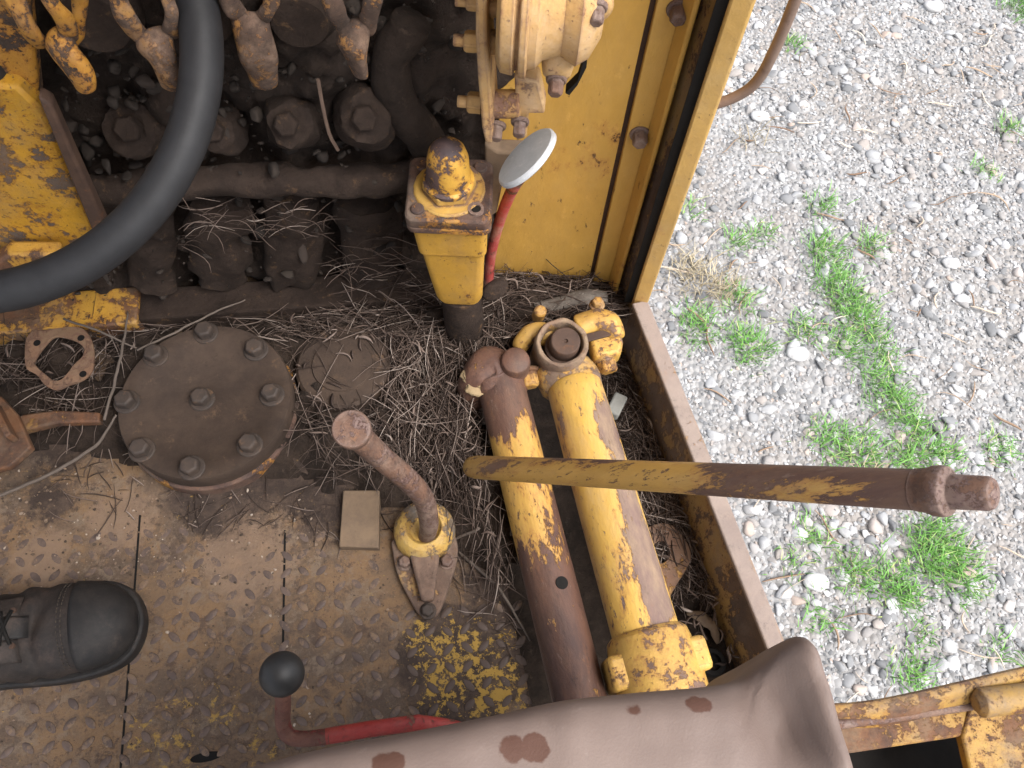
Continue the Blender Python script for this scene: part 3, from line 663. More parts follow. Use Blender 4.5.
m = MB(); q = [P(x, y, .0115) for x, y in ((410, 556), (440, 556), (434, 603), (422, 603))]; m.prism(q, (0, 0, .016)); t.part('rib', m, M['baseplate'], bevel=.004)
for px, py in ((405, 563), (447, 562), (428, 611)):
    c = P(px, py, .0118); m = MB(); m.hexbolt(c, (0, 0, 1), .0078, .009, rot=px); t.part('bolt', m, M['rust_light'] if py < 600 else M['coverbolt'], bevel=.001)
path = curve([P(427, 536, .028), P(429, 522, .075), P(424, 500, .13), P(410, 482, .18), P(382, 458, .235), P(356, 434, .285), P(352, 430, .296)], 40)
rad = interp([.0105, .0115, .012, .0125, .0125, .0135, .0138], 40)
m = MB(); m.tube(path, rad, 20); t.part('stick', m, M['rust_light'])
e = path[-1]; d = (path[-1] - path[-4]).normalized(); d = (d * .75 + (CAM - e).normalized() * .5).normalized()
m = MB(); m.lathe(e - d * .02, d, [(0, .0135), (.006, .0165), (.010, .0182), (.027, .0185), (.029, .0175), (.029, .001)], 28); t.part('end_cap', m, M['rust_light'], bevel=.0006)

m = MB(); q = [P(x, y, .0) for x, y in ((345, 494), (381, 494), (380, 551), (341, 550))]; m.prism(q, (0, 0, .016))
solo('wood_block', m, M['wood'], 'small flat tan block lying on the floor left of the bent lever', 'block', bevel=.0015, loc=tuple(P(360, 522)))

# ================================================================== BALL KNOB LEVER
bc = P(282, 674, .19)
t = Thing('knob_lever', 'bent red lever with a black ball knob in front of the seat', 'lever', P(285, 740, 0))
m = MB(); rb = mp(22, bc); m.lathe(bc, (.0, -.25, 1), [(-rb * math.cos(R(a_)), rb * math.sin(R(a_)) + .0002) for a_ in range(0, 181, 9)], 32); t.part('ball_knob', m, M['ball'])
p1 = P(283, 703, .15); pth = [bc.lerp(p1, .45)] + curve([bc.lerp(p1, .7), p1, P(283, 724, .122), P(289, 736, .112), P(304, 739, .11), P(330, 736, .11)], 26)
m = MB(); m.tube(pth, .0078, 14); t.part('shank', m, M['redrust'])
m = MB(); m.tube([P(326, 736.5, .11), P(370, 729, .107), P(418, 722.5, .103), P(450, 727, .085), P(480, 736, .06)], .0080, 14); t.part('arm', m, M['redrod'])
m = MB(); m.lathe(bc - Vector((0, -.25, 1)).normalized() * rb * .93, (0, -.25, 1), [(-.006, rb * .42), (-.003, rb * .6), (.006, rb * .72), (.012, rb * .86)], 24); t.part('collar', m, M['redrust'])

# ================================================================== TUBES IN THE TROUGH
ZT = .045
def line(p0, p1, n=2): return [p0.lerp(p1, i / n) for i in range(n + 1)]
A0, A1 = P(499, 378, ZT), P(590, 740, ZT - .02)
t = Thing('rusty_tube', 'thinner rusty brown tube with yellow paint patch and drilled hole in the trough', 'tube', (A0.x, A0.y, 0))
ax = (A1 - A0).normalized(); r = mp(23.5, A0); La = (A1 - A0).length
sgm = lambda n, f0, f1: [A0 + ax * (La * (f0 + (f1 - f0) * i / n)) for i in range(n + 1)]
def rod_bias(k):
    lo = Vector((A0.x, A0.y, 0)); d = k.n('VectorMath', operation='DOT_PRODUCT'); v = k.n('TexCoord').outputs['Object']; k.put(d.inputs[0], v); d.inputs[1].default_value = tuple(ax)
    f = k.math('DIVIDE', k.math('SUBTRACT', d.outputs['Value'], (A0 - lo).dot(ax)), La)
    return k.math('SUBTRACT', .14, k.math('MULTIPLY', k.step(f, .10, .25), k.math('SUBTRACT', .23, k.step(f, .42, .66, 0, .23))))
M['rod1'] = rusty('half painted rod', (.55, .325, .075), .5, 14, rust=((.062, .032, .026), (.115, .056, .036)), dustamt=.12, rough=.36, bias=rod_bias, axis=tuple(ax), stretch=.4)
m = MB(); m.tube(sgm(12, 0, 1.15), r, 32); lowp = t.part('pipe', m, M['rod1'])
hc = P(562, 583, .06); tt = (hc - A0).dot(ax); base = A0 + ax * tt; up = (CAM - base); up = (up - ax * up.dot(ax)).normalized(); up = (up + ax.cross(up) * 0).normalized()
hv = (hc - base); hv = (hv - ax * hv.dot(ax)); off = max(-.9 * r, min(.9 * r, hv.dot(ax.cross(up)))); hd_ = (up * math.sqrt(r * r - off * off) + ax.cross(up) * off) / r
m = MB(); m.lathe(base + hd_ * (r - .002), hd_, [(0, .0078), (.0026, .0076)], 20); t.part('drilled_hole', m, M['black'], parent=lowp)
# upper elbow with lumps of dried mud
m = MB(); e0 = P(478, 378, .05); m.tube(curve([A0 + ax * .03, A0, A0.lerp(e0, .5) + Vector((0, .012, .004)), e0 + Vector((0, 0, -.004)), e0 + Vector((-.005, -.015, -.05))], 16), interp([r, r * 1.08, r * 1.0, r * .8, r * .6], 16), 20); m.jitter(.006, 40); t.part('elbow', m, M['rod'], sub=1, sharp=180)
k = NT('dried mud'); c = k.mix(k.noise(50, 6), (.26, .19, .11), (.36, .26, .14)); M['mud'] = k.out(c, .95, k.bump(k.noise(90, 6), .8, .003))
m = MB()
for (px, py, rr_, zz_) in ((484, 379, .011, .063), (497, 383, .007, .068), (505, 385, .005, .069), (477, 388, .009, .058), (512, 382, .004, .068), (474, 376, .010, .06)):
    c = P(px, py, zz_); ic_ = bmesh.new(); bmesh.ops.create_icosphere(ic_, subdivisions=3, radius=1)
    vs = [c + Vector((v.co.x * rr_ * 1.7, v.co.y * rr_ * 1.3, v.co.z * rr_ * .45)) * (1 + .35 * noise.noise(v.co * 2 + c * 50)) for v in ic_.verts]; m.add(vs, [tuple(v.index for v in f.verts) for f in ic_.faces]); ic_.free()
t.part('mud_lump', m, M['mud'], sharp=180)
c = P(514, 357, .085); m = MB(); m.lathe(c + Vector((0, 0, -.05)), (0.05, -.1, 1), [(0, .021), (.045, .02), (.052, .018), (.056, .012)], 22); t.part('pivot_lug', m, M['rod'], bevel=.001)

B0, B1 = P(567, 362, .042), P(652, 655, .045)
t = Thing('hydraulic_cylinder', 'thick yellow chipped cylinder tube with a pinned clevis lying right of the rusty tube', 'cylinder', (B0.x, B0.y, 0))
bx_ = (B1 - B0).normalized(); rB = mp(30, B0.lerp(B1, .4)); LB = (B1 - B0).length
bs = Vector((-bx_.y, bx_.x, 0)).normalized()
def barrel_bias(k):
    top = Vector((0, 0, 1)); sx = Vector((-bx_.y, bx_.x, 0)); sx = -sx if sx.x < 0 else sx
    dirw = (top * math.cos(.62) + sx * math.sin(.62)).normalized()
    d = k.n('VectorMath', operation='DOT_PRODUCT'); k.put(d.inputs[0], k.n('NewGeometry').outputs['Normal']); d.inputs[1].default_value = tuple(dirw)
    e = k.n('VectorMath', operation='DOT_PRODUCT'); k.put(e.inputs[0], k.n('TexCoord').outputs['Object']); e.inputs[1].default_value = tuple(bx_)
    f = k.math('DIVIDE', k.math('SUBTRACT', e.outputs['Value'], (B0 - Vector((B0.x, B0.y, 0))).dot(bx_)), LB)
    return k.math('ADD', -.06, k.math('MULTIPLY', k.step(d.outputs['Value'], .80, .97, 0, .24), k.math('MULTIPLY', k.step(f, .12, .26), k.step(f, .97, .88))))
M['barrel'] = rusty('chipped tube paint', (.57, .345, .075), .40, 15, rust=((.125, .08, .07), (.165, .105, .09)), dustamt=.35, dust=(.42, .30, .17), rough=.45, bias=barrel_bias, axis=tuple(bx_), stretch=.35, bright=.2, grime=.4)
m = MB(); m.tube([B0 + bx_ * (LB * f_) for f_ in (.09, .1, .14, .3, .6, .97)], [rB * .88, rB * .95, rB * .97, rB, rB * 1.02, rB * 1.04], 40); t.part('barrel', m, M['barrel'])
# collar and flange at the seat end
m = MB(); m.tube([B0 + bx_ * (LB * f_) for f_ in (.93, .945, 1.0, 1.2)], [rB * 1.08, rB * 1.25, rB * 1.36, rB * 1.36], 32); t.part('end_collar', m, M['tube'], bevel=.001)
m = MB(); c = B0 + bx_ * (LB * 1.03) + bs * 0; m.box(c, bs * rB * 1.52, bx_ * .019, Vector((0, 0, rB * .85))); t.part('end_ears', m, M['tube'], bevel=.006)
# clevis ring with pin
M['neck'] = rusty('muddy neck', (.5, .3, .07), .5, 17, rust=((.12, .08, .06), (.18, .12, .085)), dust=(.29, .21, .13), dustamt=.6, rough=.8)
rc_ = P(562, 342, .095); axr = Vector((.02, -.16, 1)).normalized(); kr = mp(1, rc_)
m = MB(); m.lathe(rc_ - axr * .05, axr, [(-.02, 29 * kr), (.02, 27.5 * kr), (.04, 27.5 * kr), (.047, 26.5 * kr), (.05, 25 * kr), (.049, 21.8 * kr), (.044, 20.6 * kr), (.0, 20.4 * kr)], 48); m.jitter(.0016, 70); ringo = t.part('clevis_ring', m, rusty('muddy ring', (.4, .25, .08), .65, 20, rust=((.12, .08, .06), (.2, .13, .09)), dust=(.27, .2, .13), dustamt=.6, rough=.8), bevel=.001)
m = MB(); pcx = rc_ + Vector((.004, 0, 0)); m.lathe(pcx - axr * .03, axr, [(0, 19 * kr), (.012, 19 * kr), (.0121, 15.5 * kr), (.034, 15 * kr), (.036, 14 * kr), (.036, 2.2 * kr), (.033, 1.8 * kr)], 36); t.part('pin', m, M['rust_dark'], parent=ringo, bevel=.0008)
m = MB(); nk = [rc_ + Vector((0, .0, -.062)), rc_ + Vector((.003, -.02, -.058)), B0 + bx_ * LB * .07 - Vector((0, 0, .006)), B0 + bx_ * LB * .115]; m.tube(curve(nk, 14), interp([24 * kr, 27 * kr, rB * 1.0, rB * .96], 14), 28); m.jitter(.004, 45); t.part('neck', m, M['neck'], sharp=180)
def cast(pts, rad, mat, name, sub=1):
    m = MB(); m.tube(curve(pts, 14), interp(rad, 14), 18); m.jitter(.003, 50); return t.part(name, m, mat, sub=sub, sharp=180)
cast([P(578, 330, .062), P(596, 322, .07), P(610, 326, .07), P(616, 340, .066)], [.02, .018, .018, .012], M['tube'], 'lug')
m = MB(); m.prism([P(x, y, .04) for x, y in ((584, 340), (614, 334), (620, 352), (618, 364), (592, 368))], (0, 0, .032)); t.part('cap_block', m, M['tube'], bevel=.006, seg=3)
m = MB(); c0 = P(603, 352, .056); c1 = P(609, 372, .05); d_ = (c1 - c0).normalized(); m.lathe(c0 + d_ * .006, d_, [(0, .0155), (.006, .0155), (.0065, .0125), (.009, .0125)], 24); cb = t.part('bolt_collar', m, M['tube'], bevel=.001)
m = MB(); m.hexbolt(c0 + d_ * .014, d_, .0135, .016, washer=False); t.part('cap_bolt', m, M['boltyel'], parent=cb, bevel=.002)
m = MB(); m.prism([P(x, y, .073) for x, y in ((582, 336), (614, 328), (620, 334), (586, 343))], (0, 0, .004)); t.part('split_line', m, M['rust_dark'], bevel=.001)
cast([P(548, 336, .06), P(534, 332, .066), P(524, 340, .06), P(518, 350, .05)], [.018, .014, .012, .01], M['tube'], 'lug')
m = MB(); c0 = P(528, 371, .05); c1 = P(532, 392, .046); d_ = (c1 - c0).normalized(); m.hexbolt(c0, d_, .0125, .02, rot=.2); t.part('cap_bolt', m, M['boltyel'], bevel=.002)
m = MB(); m.lathe(P(540, 312, .07), (.1, -.2, 1), [(-.02, .009), (.004, .0088), (.007, .006)], 16); t.part('grease_cap', m, M['boltyel'], bevel=.001)
c = P(597, 305, .075); m = MB(); m.hexbolt(c, (0, 0, 1), .008, .01); t.part('bolt', m, M['boltyel'], bevel=.001)

# ================================================================== LONG TAPERED BAR LEVER
L0 = P(472, 467, .075); R1 = None
kb = .0138
L1 = ray_depth(940, 491, .53); L2_ = ray_depth(998, 494, .485)
t = Thing('bar_lever', 'long rusty yellow bar lever with a stepped peg end slanting across the tubes', 'lever', (L0.x, L0.y, 0))
dv = (L1 - L0).normalized(); LL = (L1 - L0).length
m = MB(); fr = [-.012, -.008, 0, .02, .1, .2, .35, .5, .65, .8, .9, 1.0]
m.tube([L0 + dv * (LL * f_) for f_ in fr], [.006, .0105, .0128] + [.0142] * 9, 28); t.part('shaft', m, M['bar'])
m = MB(); m.lathe(L1 - dv * .004, dv, [(-.012, .0146), (-.004, .0152), (0, .0168), (.005, .0172), (.009, .0166), (.012, .0116), (.034, .0110), (.037, .0096), (.037, .001)], 28); t.part('peg', m, M['rust_light'], bevel=.0006)

# ================================================================== STEERING WHEEL
wd = .667
wc = ray_depth(-38, 55, wd); RW = 240 * wd / F; rw = 21 * wd / F
wx, wy, wz = ROT @ Vector((1, 0, 0)), ROT @ Vector((0, 1, 0)), ROT @ Vector((0, 0, 1))
t = Thing('steering_wheel', 'thick grey black steering wheel rim in front of the engine at the left', 'steering wheel', wc)
m = MB(); nn_ = 96; vs = []
for i in range(nn_):
    a = 2 * math.pi * i / nn_; dr = wx * math.cos(a) + wy * math.sin(a)
    for j in range(20):
        b = 2 * math.pi * j / 20; vs.append(wc + dr * (RW + rw * math.cos(b)) + wz * (rw * math.sin(b)))
m.add(vs, [(i * 20 + j, i * 20 + (j + 1) % 20, (i + 1) % nn_ * 20 + (j + 1) % 20, (i + 1) % nn_ * 20 + j) for i in range(nn_) for j in range(20)])
t.part('rim', m, M['rubber'])
hubc = wc - wz * .03
m = MB(); m.lathe(hubc, wz, [(-.03, .013), (.01, .014), (.016, .012), (.018, .006)], 28); t.part('hub', m, M['rubber'])
for a in (-98, 98, 180):
    dr = wx * math.cos(R(a)) + wy * math.sin(R(a)); m = MB()
    m.tube(curve([hubc + dr * .02, hubc + dr * RW * .5 + wz * .008, hubc + dr * RW * .88 + wz * .026, wc + dr * (RW - rw * .2)], 14), interp([.012, .010, .013, .020], 14), 14, flat=.7, up=wz); t.part('spoke', m, M['rubber'])
m = MB(); foot = Vector((hubc.x - .45, hubc.y + .05, 0)); m.tube([hubc - wz * .02, foot], .011, 16); t.part('steering_column', m, M['black'])

# ================================================================== BOOT
bt = P(147, 622, 0); bd = (P(-120, 678, 0) - bt); bd = Vector((bd.x, bd.y, 0)).normalized(); bsd = Vector((-bd.y, bd.x, 0))
if bsd.y < 0: bsd = -bsd
t = Thing('work_boot', 'worn dirty black leather lace up work boot standing on the tread plate', 'boot', bt + bd * .15)
prof = [(.004, .010, .036), (.008, .022, .046), (.018, .034, .058), (.032, .042, .066), (.05, .0465, .071), (.07, .0485, .073), (.088, .049, .0745), (.10, .0485, .0755), (.112, .048, .081), (.125, .047, .086), (.15, .0445, .098), (.175, .042, .118), (.2, .040, .145), (.225, .0385, .19), (.245, .038, .24), (.262, .038, .25), (.28, .036, .25), (.292, .03, .25), (.298, .012, .25)]
def bsec(tt_, w_, h_, z0=.016, n=28, pw=2.5):
    out = []
    for i in range(n):
        a = 2 * math.pi * i / n; ca, sa = math.cos(a), math.sin(a)
        x = abs(ca) ** (2 / pw) * (1 if ca > 0 else -1) * w_; zz = abs(sa) ** (2 / pw) * (1 if sa > 0 else -1)
        z = z0 + (h_ - z0) * (.35 + .65 * zz if zz > 0 else .35 + .35 * zz)
        x *= 1 - .28 * max(0, zz) ** 2
        out.append(bt + bd * tt_ + bsd * (x + .004 * math.sin(tt_ * 12)) + Vector((0, 0, z)))
    return out
prof = [(a, b * 1.06, c * (1.0 if a > .1 else .96)) for a, b, c in prof]
pf = curve([Vector(p) for p in prof], 80)
rings = []
for q in pf:
    rg = bsec(*q)
    for i, p in enumerate(rg):
        wr = 0
        if .07 < q[0] < .15: wr = (.0034 * math.sin((q[0] - .07) * 190 + 2 * math.sin(i * .5)) + .0015 * noise.noise(p * 60)) * math.sin(math.pi * (q[0] - .07) / .08)
        rg[i] = p + Vector((0, 0, wr + .0012 * noise.noise(p * 35))) + bsd * (wr * .5)
    rings.append(rg)
M['thread'] = rough_mat('dirty thread', (.03, .024, .02), (.07, .055, .043), 90, .9, .1, .0003)
k = NT('boot leather'); c = k.mix(k.step(k.noise(22, 9, .7, .3), .35, .68), (.016, .013, .012), (.040, .030, .025)); c = k.mix(k.step(k.noise(14, 12, .78, off=7), .52, .66, 0, .6), c, (.065, .045, .037))
c = k.mix(k.step(k.noise(120, 4, .7, off=5), .68, .76, 0, .6), c, (.12, .085, .065))
M['leather'] = k.out(c, .66, k.bump(k.noise(45, 10, .75), .6, .003), spec=.3)
k = NT('toe cap leather'); c = k.mix(k.step(k.noise(26, 9, .7, .3), .4, .7), (.014, .013, .013), (.030, .026, .024)); c = k.mix(k.step(k.noise(24, 12, .78, off=7), .52, .66, 0, .6), c, (.075, .055, .045))
M['toecap'] = k.out(c, .6, k.bump(k.noise(45, 10, .75), .5, .002), spec=.3)
m = MB(); loft(m, rings); upp = t.part('upper', m, M['leather'], sharp=180)
m = MB(); cap = []
for q in [p for p in pf if p[0] < .062]:
    cap.append([p + (p - (bt + bd * max(q[0], .03) + Vector((0, 0, .03)))).normalized() * .0018 for p in bsec(*q)])
loft(m, cap); t.part('toe_cap', m, M['toecap'], parent=upp, sharp=180)
m = MB(); st = bsec(.066, .0487, .0728); cpt = bt + bd * .066 + Vector((0, 0, .03))
for row in (0, .0045):
    for i in range(1, 14):
        for h_ in (0, .5):
            p = st[i].lerp(st[(i + 1) % 28], h_); o_ = (p - cpt).normalized() * .0016; m.box(p + o_ + bd * row, bd * .0005, (st[i + 1] - st[i]).normalized() * .0012, o_.normalized() * .0005)
t.part('stitching', m, M['thread'], parent=upp)
sol = [(.0, .004), (.004, .020), (.014, .036), (.03, .046), (.05, .051), (.075, .053), (.1, .0525), (.13, .049), (.16, .045), (.2, .042), (.24, .041), (.27, .040), (.29, .033), (.3, .012)]
sc_ = curve([Vector((a, b, 0)) for a, b in sol], 50)
side1 = [bt + bd * (q.x - .003) + bsd * (q.y * 1.06 + .004 * math.sin(q.x * 12)) for q in sc_]; side2 = [bt + bd * (q.x - .003) + bsd * (-q.y * 1.06 + .004 * math.sin(q.x * 12)) for q in sc_]
m = MB(); m.prism(side1 + side2[::-1], (0, 0, .021)); t.part('sole', m, M['toecap'], bevel=.003)
def on_top(tt_, f, lift=.002):
    q = min(pf, key=lambda v: abs(v[0] - tt_)); rg = bsec(tt_, q[1], q[2]); sh = .004 * math.sin(tt_ * 12)
    up_ = sorted([((p - bt).dot(bsd) - sh, p.z) for i, p in enumerate(rg) if i <= 14]); x = f * q[1] * .72
    z = up_[0][1]
    for (xa, za), (xb, zb_) in zip(up_[:-1], up_[1:]):
        if xa <= x <= xb: z = za + (zb_ - za) * (x - xa) / max(1e-6, xb - xa)
    return bt + bd * tt_ + bsd * (x + sh) + Vector((0, 0, z + lift))
def sheet(name, t0, t1, f0, f1, lift, mat, nt_=14, nf_=8, taper=0.0):
    m = MB(); g_ = [[on_top(t0 + (t1 - t0) * i / nt_, (f0 + (f1 - f0) * j / nf_) * (1 - taper * (1 - i / nt_)), lift) for j in range(nf_ + 1)] for i in range(nt_ + 1)]
    m.add([p for r_ in g_ for p in r_], [(i * (nf_ + 1) + j, i * (nf_ + 1) + j + 1, (i + 1) * (nf_ + 1) + j + 1, (i + 1) * (nf_ + 1) + j) for i in range(nt_) for j in range(nf_)])
    o_ = t.part(name, m, mat, sharp=180); md = o_.modifiers.new('thickness', 'SOLIDIFY'); md.thickness = .003; md.offset = 1; return o_
sheet('tongue', .100, .21, -.42, .42, .001, M['toecap'], taper=.25)
for a_, b_ in ((.34, .95), (-.95, -.34)): sheet('eyelet_flap', .108, .21, a_, b_, .0012, M['leather'])
for i, tt_ in enumerate((.112, .128, .144, .160, .176, .192)):
    for sg in (1, -1):
        pts = [on_top(tt_ + .010 * f, sg * (-.5 + f), .0065 + .002 * math.sin(math.pi * f)) for f in (0, .2, .4, .6, .8, 1)]
        m = MB(); m.tube(curve(pts, 14), .0021, 8); t.part('lace', m, M['black'])
        m = MB(); m.lathe(on_top(tt_, sg * .52, .003), (0, 0, 1), [(-.001, .0035), (.0016, .0033), (.0016, .002)], 14); t.part('eyelet', m, M['rust_dark'])

# ================================================================== SEAT
ZSE = .42
so_ = [(100, 815), (195, 784), (262, 764), (330, 747), (430, 728), (500, 714), (560, 701), (630, 693), (700, 687), (738, 679), (762, 660), (776, 645), (787, 641), (798, 648), (806, 668), (820, 712), (840, 768), (868, 850), (890, 930)]
front = [P(x, y, ZSE) for x, y in so_]
ctrs = sum(front, Vector()) / len(front); ctr_s = Vector((ctrs.x - .02, -.16, ZSE))
back = [Vector((front[-1].x + .01, -.30, ZSE)), Vector((front[-1].x - .02, -.36, ZSE)), Vector((0, -.38, ZSE)), Vector((front[0].x + .02, -.36, ZSE)), Vector((front[0].x - .01, -.3, ZSE))]
loop = curve(front + back + [front[0]], 239)[:-1]
RG = [(.965, -.16), (.975, -.10), (.985, -.06), (.995, -.03), (1.0, -.012), (1.0, -.002), (.993, .008), (.98, .016), (.96, .021), (.93, .025), (.9, .027), (.86, .028), (.81, .029), (.75, .03), (.68, .030), (.6, .030), (.5, .030), (.35, .030), (.15, .030)]
crest = [P(787, 641, ZSE), P(806, 690, ZSE), P(822, 770, ZSE)]; vall = [P(752, 690, ZSE), P(765, 715, ZSE), P(772, 730, ZSE)]
def segd(p, pl_):
    d = 9; 
    for a, b in zip(pl_[:-1], pl_[1:]):
        ab = b - a; tt_ = max(0, min(1, (p - a).dot(ab) / ab.dot(ab))); q = a + ab * tt_; d = min(d, math.hypot(p.x - q.x, p.y - q.y))
    return d
vs = []
for s_, dz in RG:
    for p in loop:
        q = ctr_s + (p - ctr_s) * s_; q = Vector((q.x, q.y, ZSE + dz))
        if dz > -.02:
            q.z += .021 * math.exp(-(segd(q, crest) / .0125) ** 2) - .02 * math.exp(-(segd(q, vall) / .018) ** 2)
            q.z += .004 * noise.noise(Vector((q.x * 16, q.y * 9, 1))) + .0016 * noise.noise(Vector((q.x * 45, q.y * 30, 8))) + .0022 * noise.noise(Vector((q.x * 14 + q.y * 40, q.y * 60, 4))) * math.exp(-(1 - s_) * 8)
        vs.append(q)
nl = len(loop)
fs = [(i * nl + k2, i * nl + (k2 + 1) % nl, (i + 1) * nl + (k2 + 1) % nl, (i + 1) * nl + k2) for i in range(len(RG) - 1) for k2 in range(nl)] + [tuple(range(nl))[::-1], tuple(range((len(RG) - 1) * nl, len(RG) * nl))]
t = Thing('seat', 'brown vinyl machine seat cushion with dark wet stains and a raised pinched corner', 'seat', (ctr_s.x, ctr_s.y, 0))
k = NT('brown vinyl'); tl = Vector((ctr_s.x, ctr_s.y, 0))
c = k.mix(k.step(k.noise(9, 7, .65), .35, .68), (.148, .108, .092), (.176, .130, .110)); c = k.mix(k.step(k.noise(90, 6, .7, off=4), .6, .76, 0, .45), c, (.23, .182, .157))
msk = None
for (px, py, r0, r1) in ((513, 748, .004, .011), (534, 748, .005, .012), (697, 699, .004, .010), (706, 699, .003, .009), (634, 705, .002, .009), (385, 766, .004, .012), (343, 744, .001, .007), (392, 762, .003, .01), (555, 705, .001, .006)):
    q = k.near(P(px, py, ZSE + .027) - tl, r0 * 1.0, r1 * 1.15); msk = q if msk is None else k.math('MAXIMUM', msk, q)
msk = k.step(k.math('ADD', msk, k.math('MULTIPLY', k.math('SUBTRACT', k.noise(110, 4, .6, off=3), .5), 1.1)), .32, .66)
c = k.mix(k.math('MULTIPLY', msk, .85), c, (.072, .027, .015))
v1 = k.n('TexVoronoi'); k.put(v1.inputs['Vector'], k.coord()); v1.inputs['Scale'].default_value = 700
h = k.bump(v1.outputs['Distance'], .25, .0004); h = k.bump(k.noise(30, 6, .6), .2, .002, h)
M['vinyl'] = k.out(c, .6, h, spec=.35)
m = MB(); m.add(vs, fs); t.part('cushion', m, M['vinyl'], sharp=180)
m = MB(); m.box(Vector((ctr_s.x + .02, -.24, ZSE - .19)), (.24, 0, 0), (0, .13, 0), (0, 0, .03)); t.part('seat_pan', m, M['rust_dark'], bevel=.006)
m = MB(); m.box(Vector((ctr_s.x + .02, -.3, .115)), (.15, 0, 0), (0, .07, 0), (0, 0, .115)); t.part('pedestal', m, M['inner'], bevel=.006)

# ================================================================== STEP FRAME, LOWER RIGHT
t = Thing('step_frame', 'dirty yellow box frame with a dark opening and curled top rail beside the seat', 'frame', P(930, 740, -.05))
M['frame'] = rusty('frame paint', (.37, .215, .045), .5, 15, dust=(.17, .12, .075), dustamt=.6, rough=.55, edge=.1, grime=.9)
zt = -.02
def slab(pts, z, h, mat, name, bev=.003, **kw):
    m = MB(); m.prism([P(x, y, z) for x, y in pts], (0, 0, -h)); return t.part(name, m, mat, bevel=bev, **kw)
slab([(815, 724), (970, 704), (972, 735), (845, 754), (822, 752)], zt, .012, M['frame'], 'front_strip')
slab([(970, 704), (1300, 660), (1340, 900), (1000, 900), (962, 737)], zt + .003, .016, M['frame'], 'side_plate')
slab([(822, 752), (845, 754), (905, 900), (870, 900)], zt - .0005, .012, M['frame'], 'inner_strip')
slab([(815, 745), (965, 720), (1040, 900), (870, 920)], -.16, .01, M['black'], 'box_bottom', bev=0)
m = MB(); m.prism([P(835, 749, zt - .013), P(965, 730, zt - .013), P(965, 733, zt - .013), P(837, 753, zt - .013)], (0, 0, -.14)); t.part('inner_wall', m, M['inner'])
m = MB(); q = curve([P(x, y, z) for x, y, z in ((818, 706, -.01), (870, 702, .0), (930, 690, .005), (1024, 668, .01), (1200, 630, .012))], 24); vs = []; fs = []
for i, p in enumerate(q):
    for dx_, dz_ in ((0, .004), (.006, .006), (.012, .003), (.02, -.006), (.026, -.016), (.028, -.03), (.022, -.03), (.016, -.014), (.006, -.004), (-.002, -.002)):
        wv = 1 + .12 * noise.noise(p * 30); vs.append(p + Vector((.25, -1, 0)).normalized() * (dx_ * wv) + Vector((0, 0, dz_ * wv)))
for i in range(24):
    for j in range(10): fs.append((i * 10 + j, i * 10 + (j + 1) % 10, (i + 1) * 10 + (j + 1) % 10, (i + 1) * 10 + j))
fs += [tuple(range(10))[::-1], tuple(range(240, 250))]
m.add(vs, fs); t.part('top_rail', m, M['frame'], sharp=50)
m = MB(); m.tube([P(818, 727, -.01), P(900, 716, -.01), P(972, 705, -.01)], mp(5, P(900, 716, 0)), 12); t.part('edge_rod', m, M['rust_light'])
m = MB(); m.tube([P(975, 704, .012), P(980, 703, .012), P(1300, 664, .012)], [.009, .0165, .0165], 20); t.part('round_tube', m, M['frame'], bevel=.001)

# ================================================================== LOOSE THINGS IN THE TROUGH
c = P(616, 406, -.03); m = MB(); d1 = (P(622, 394, -.03) - P(610, 418, -.03)).normalized(); d2_ = Vector((-d1.y, d1.x, 0))
m.box(c, d1 * .017, d2_ * .010, Vector((0.1, .1, 1)).normalized() * .008); solo('grey_block', m, M['greyblock'], 'small grey hard rubber block on the straw right of the thick yellow cylinder', 'block', bevel=.003, loc=tuple(c))
oc = curve([(640, 545), (648, 528), (668, 525), (684, 540), (690, 560), (676, 585), (665, 603), (656, 600), (648, 575), (640, 545)], 36)[:-1]
ic = [Vector((660 + 9 * math.cos(a), 553 + 11 * math.sin(a))) for a in [math.pi + 2 * math.pi * i / 36 for i in range(36)]]
z_ = -.055
m = plate_with_hole([P(p.x, p.y, z_) - Vector((0, 0, z_)) for p in oc], [P(p.x, p.y, z_) - Vector((0, 0, z_)) for p in ic], z_, .006)
solo('rusty_washer_plate', m, rusty('washer plate', (.45, .25, .05), .5, 14, rust=((.14, .08, .055), (.2, .11, .07)), dustamt=.4), 'rusty yellow plate with one round hole in the straw beside the thick cylinder', 'plate', bevel=.001, sharp=50, loc=tuple(P(660, 553, z_)))
c = P(708, 664, -.08); m = MB(); m.lathe(c, (0, 0, 1), [(-.02, .018), (.02, .018), (.024, .016), (.024, .011), (.015, .010)], 24); solo('dark_fitting', m, M['black'], 'small dark round fitting in the shaded end of the trough by the seat', 'fitting', loc=tuple(c))
c = P(702, 618, -.065); m = MB(); m.tube(curve([c + Vector((-.02, .005, 0)), c, c + Vector((.014, -.012, .002)), c + Vector((.02, -.03, -.004))], 10), interp([.003, .008, .007, .003], 10), 12, flat=.4); m.jitter(.003, 80)
solo('bark_piece', m, M['wood'], 'pale curled piece of bark among straw near the trough end', 'bark', sharp=180, loc=tuple(c))
m = MB(); m.tube(curve([P(606, 298, .03), P(585, 297, .035), P(560, 303, .03), P(535, 308, .03)], 16), interp([.012, .013, .011, .009], 16), 10, flat=.6); solo('rag', m, rough_mat('dirty rag', (.16, .14, .12), (.08, .065, .055), 40, .95, .8, .004, (.3, .28, .25)), 'dirty grey rag strip lying in straw below the yellow bulkhead', 'rag', sharp=180, loc=tuple(P(570, 300)))

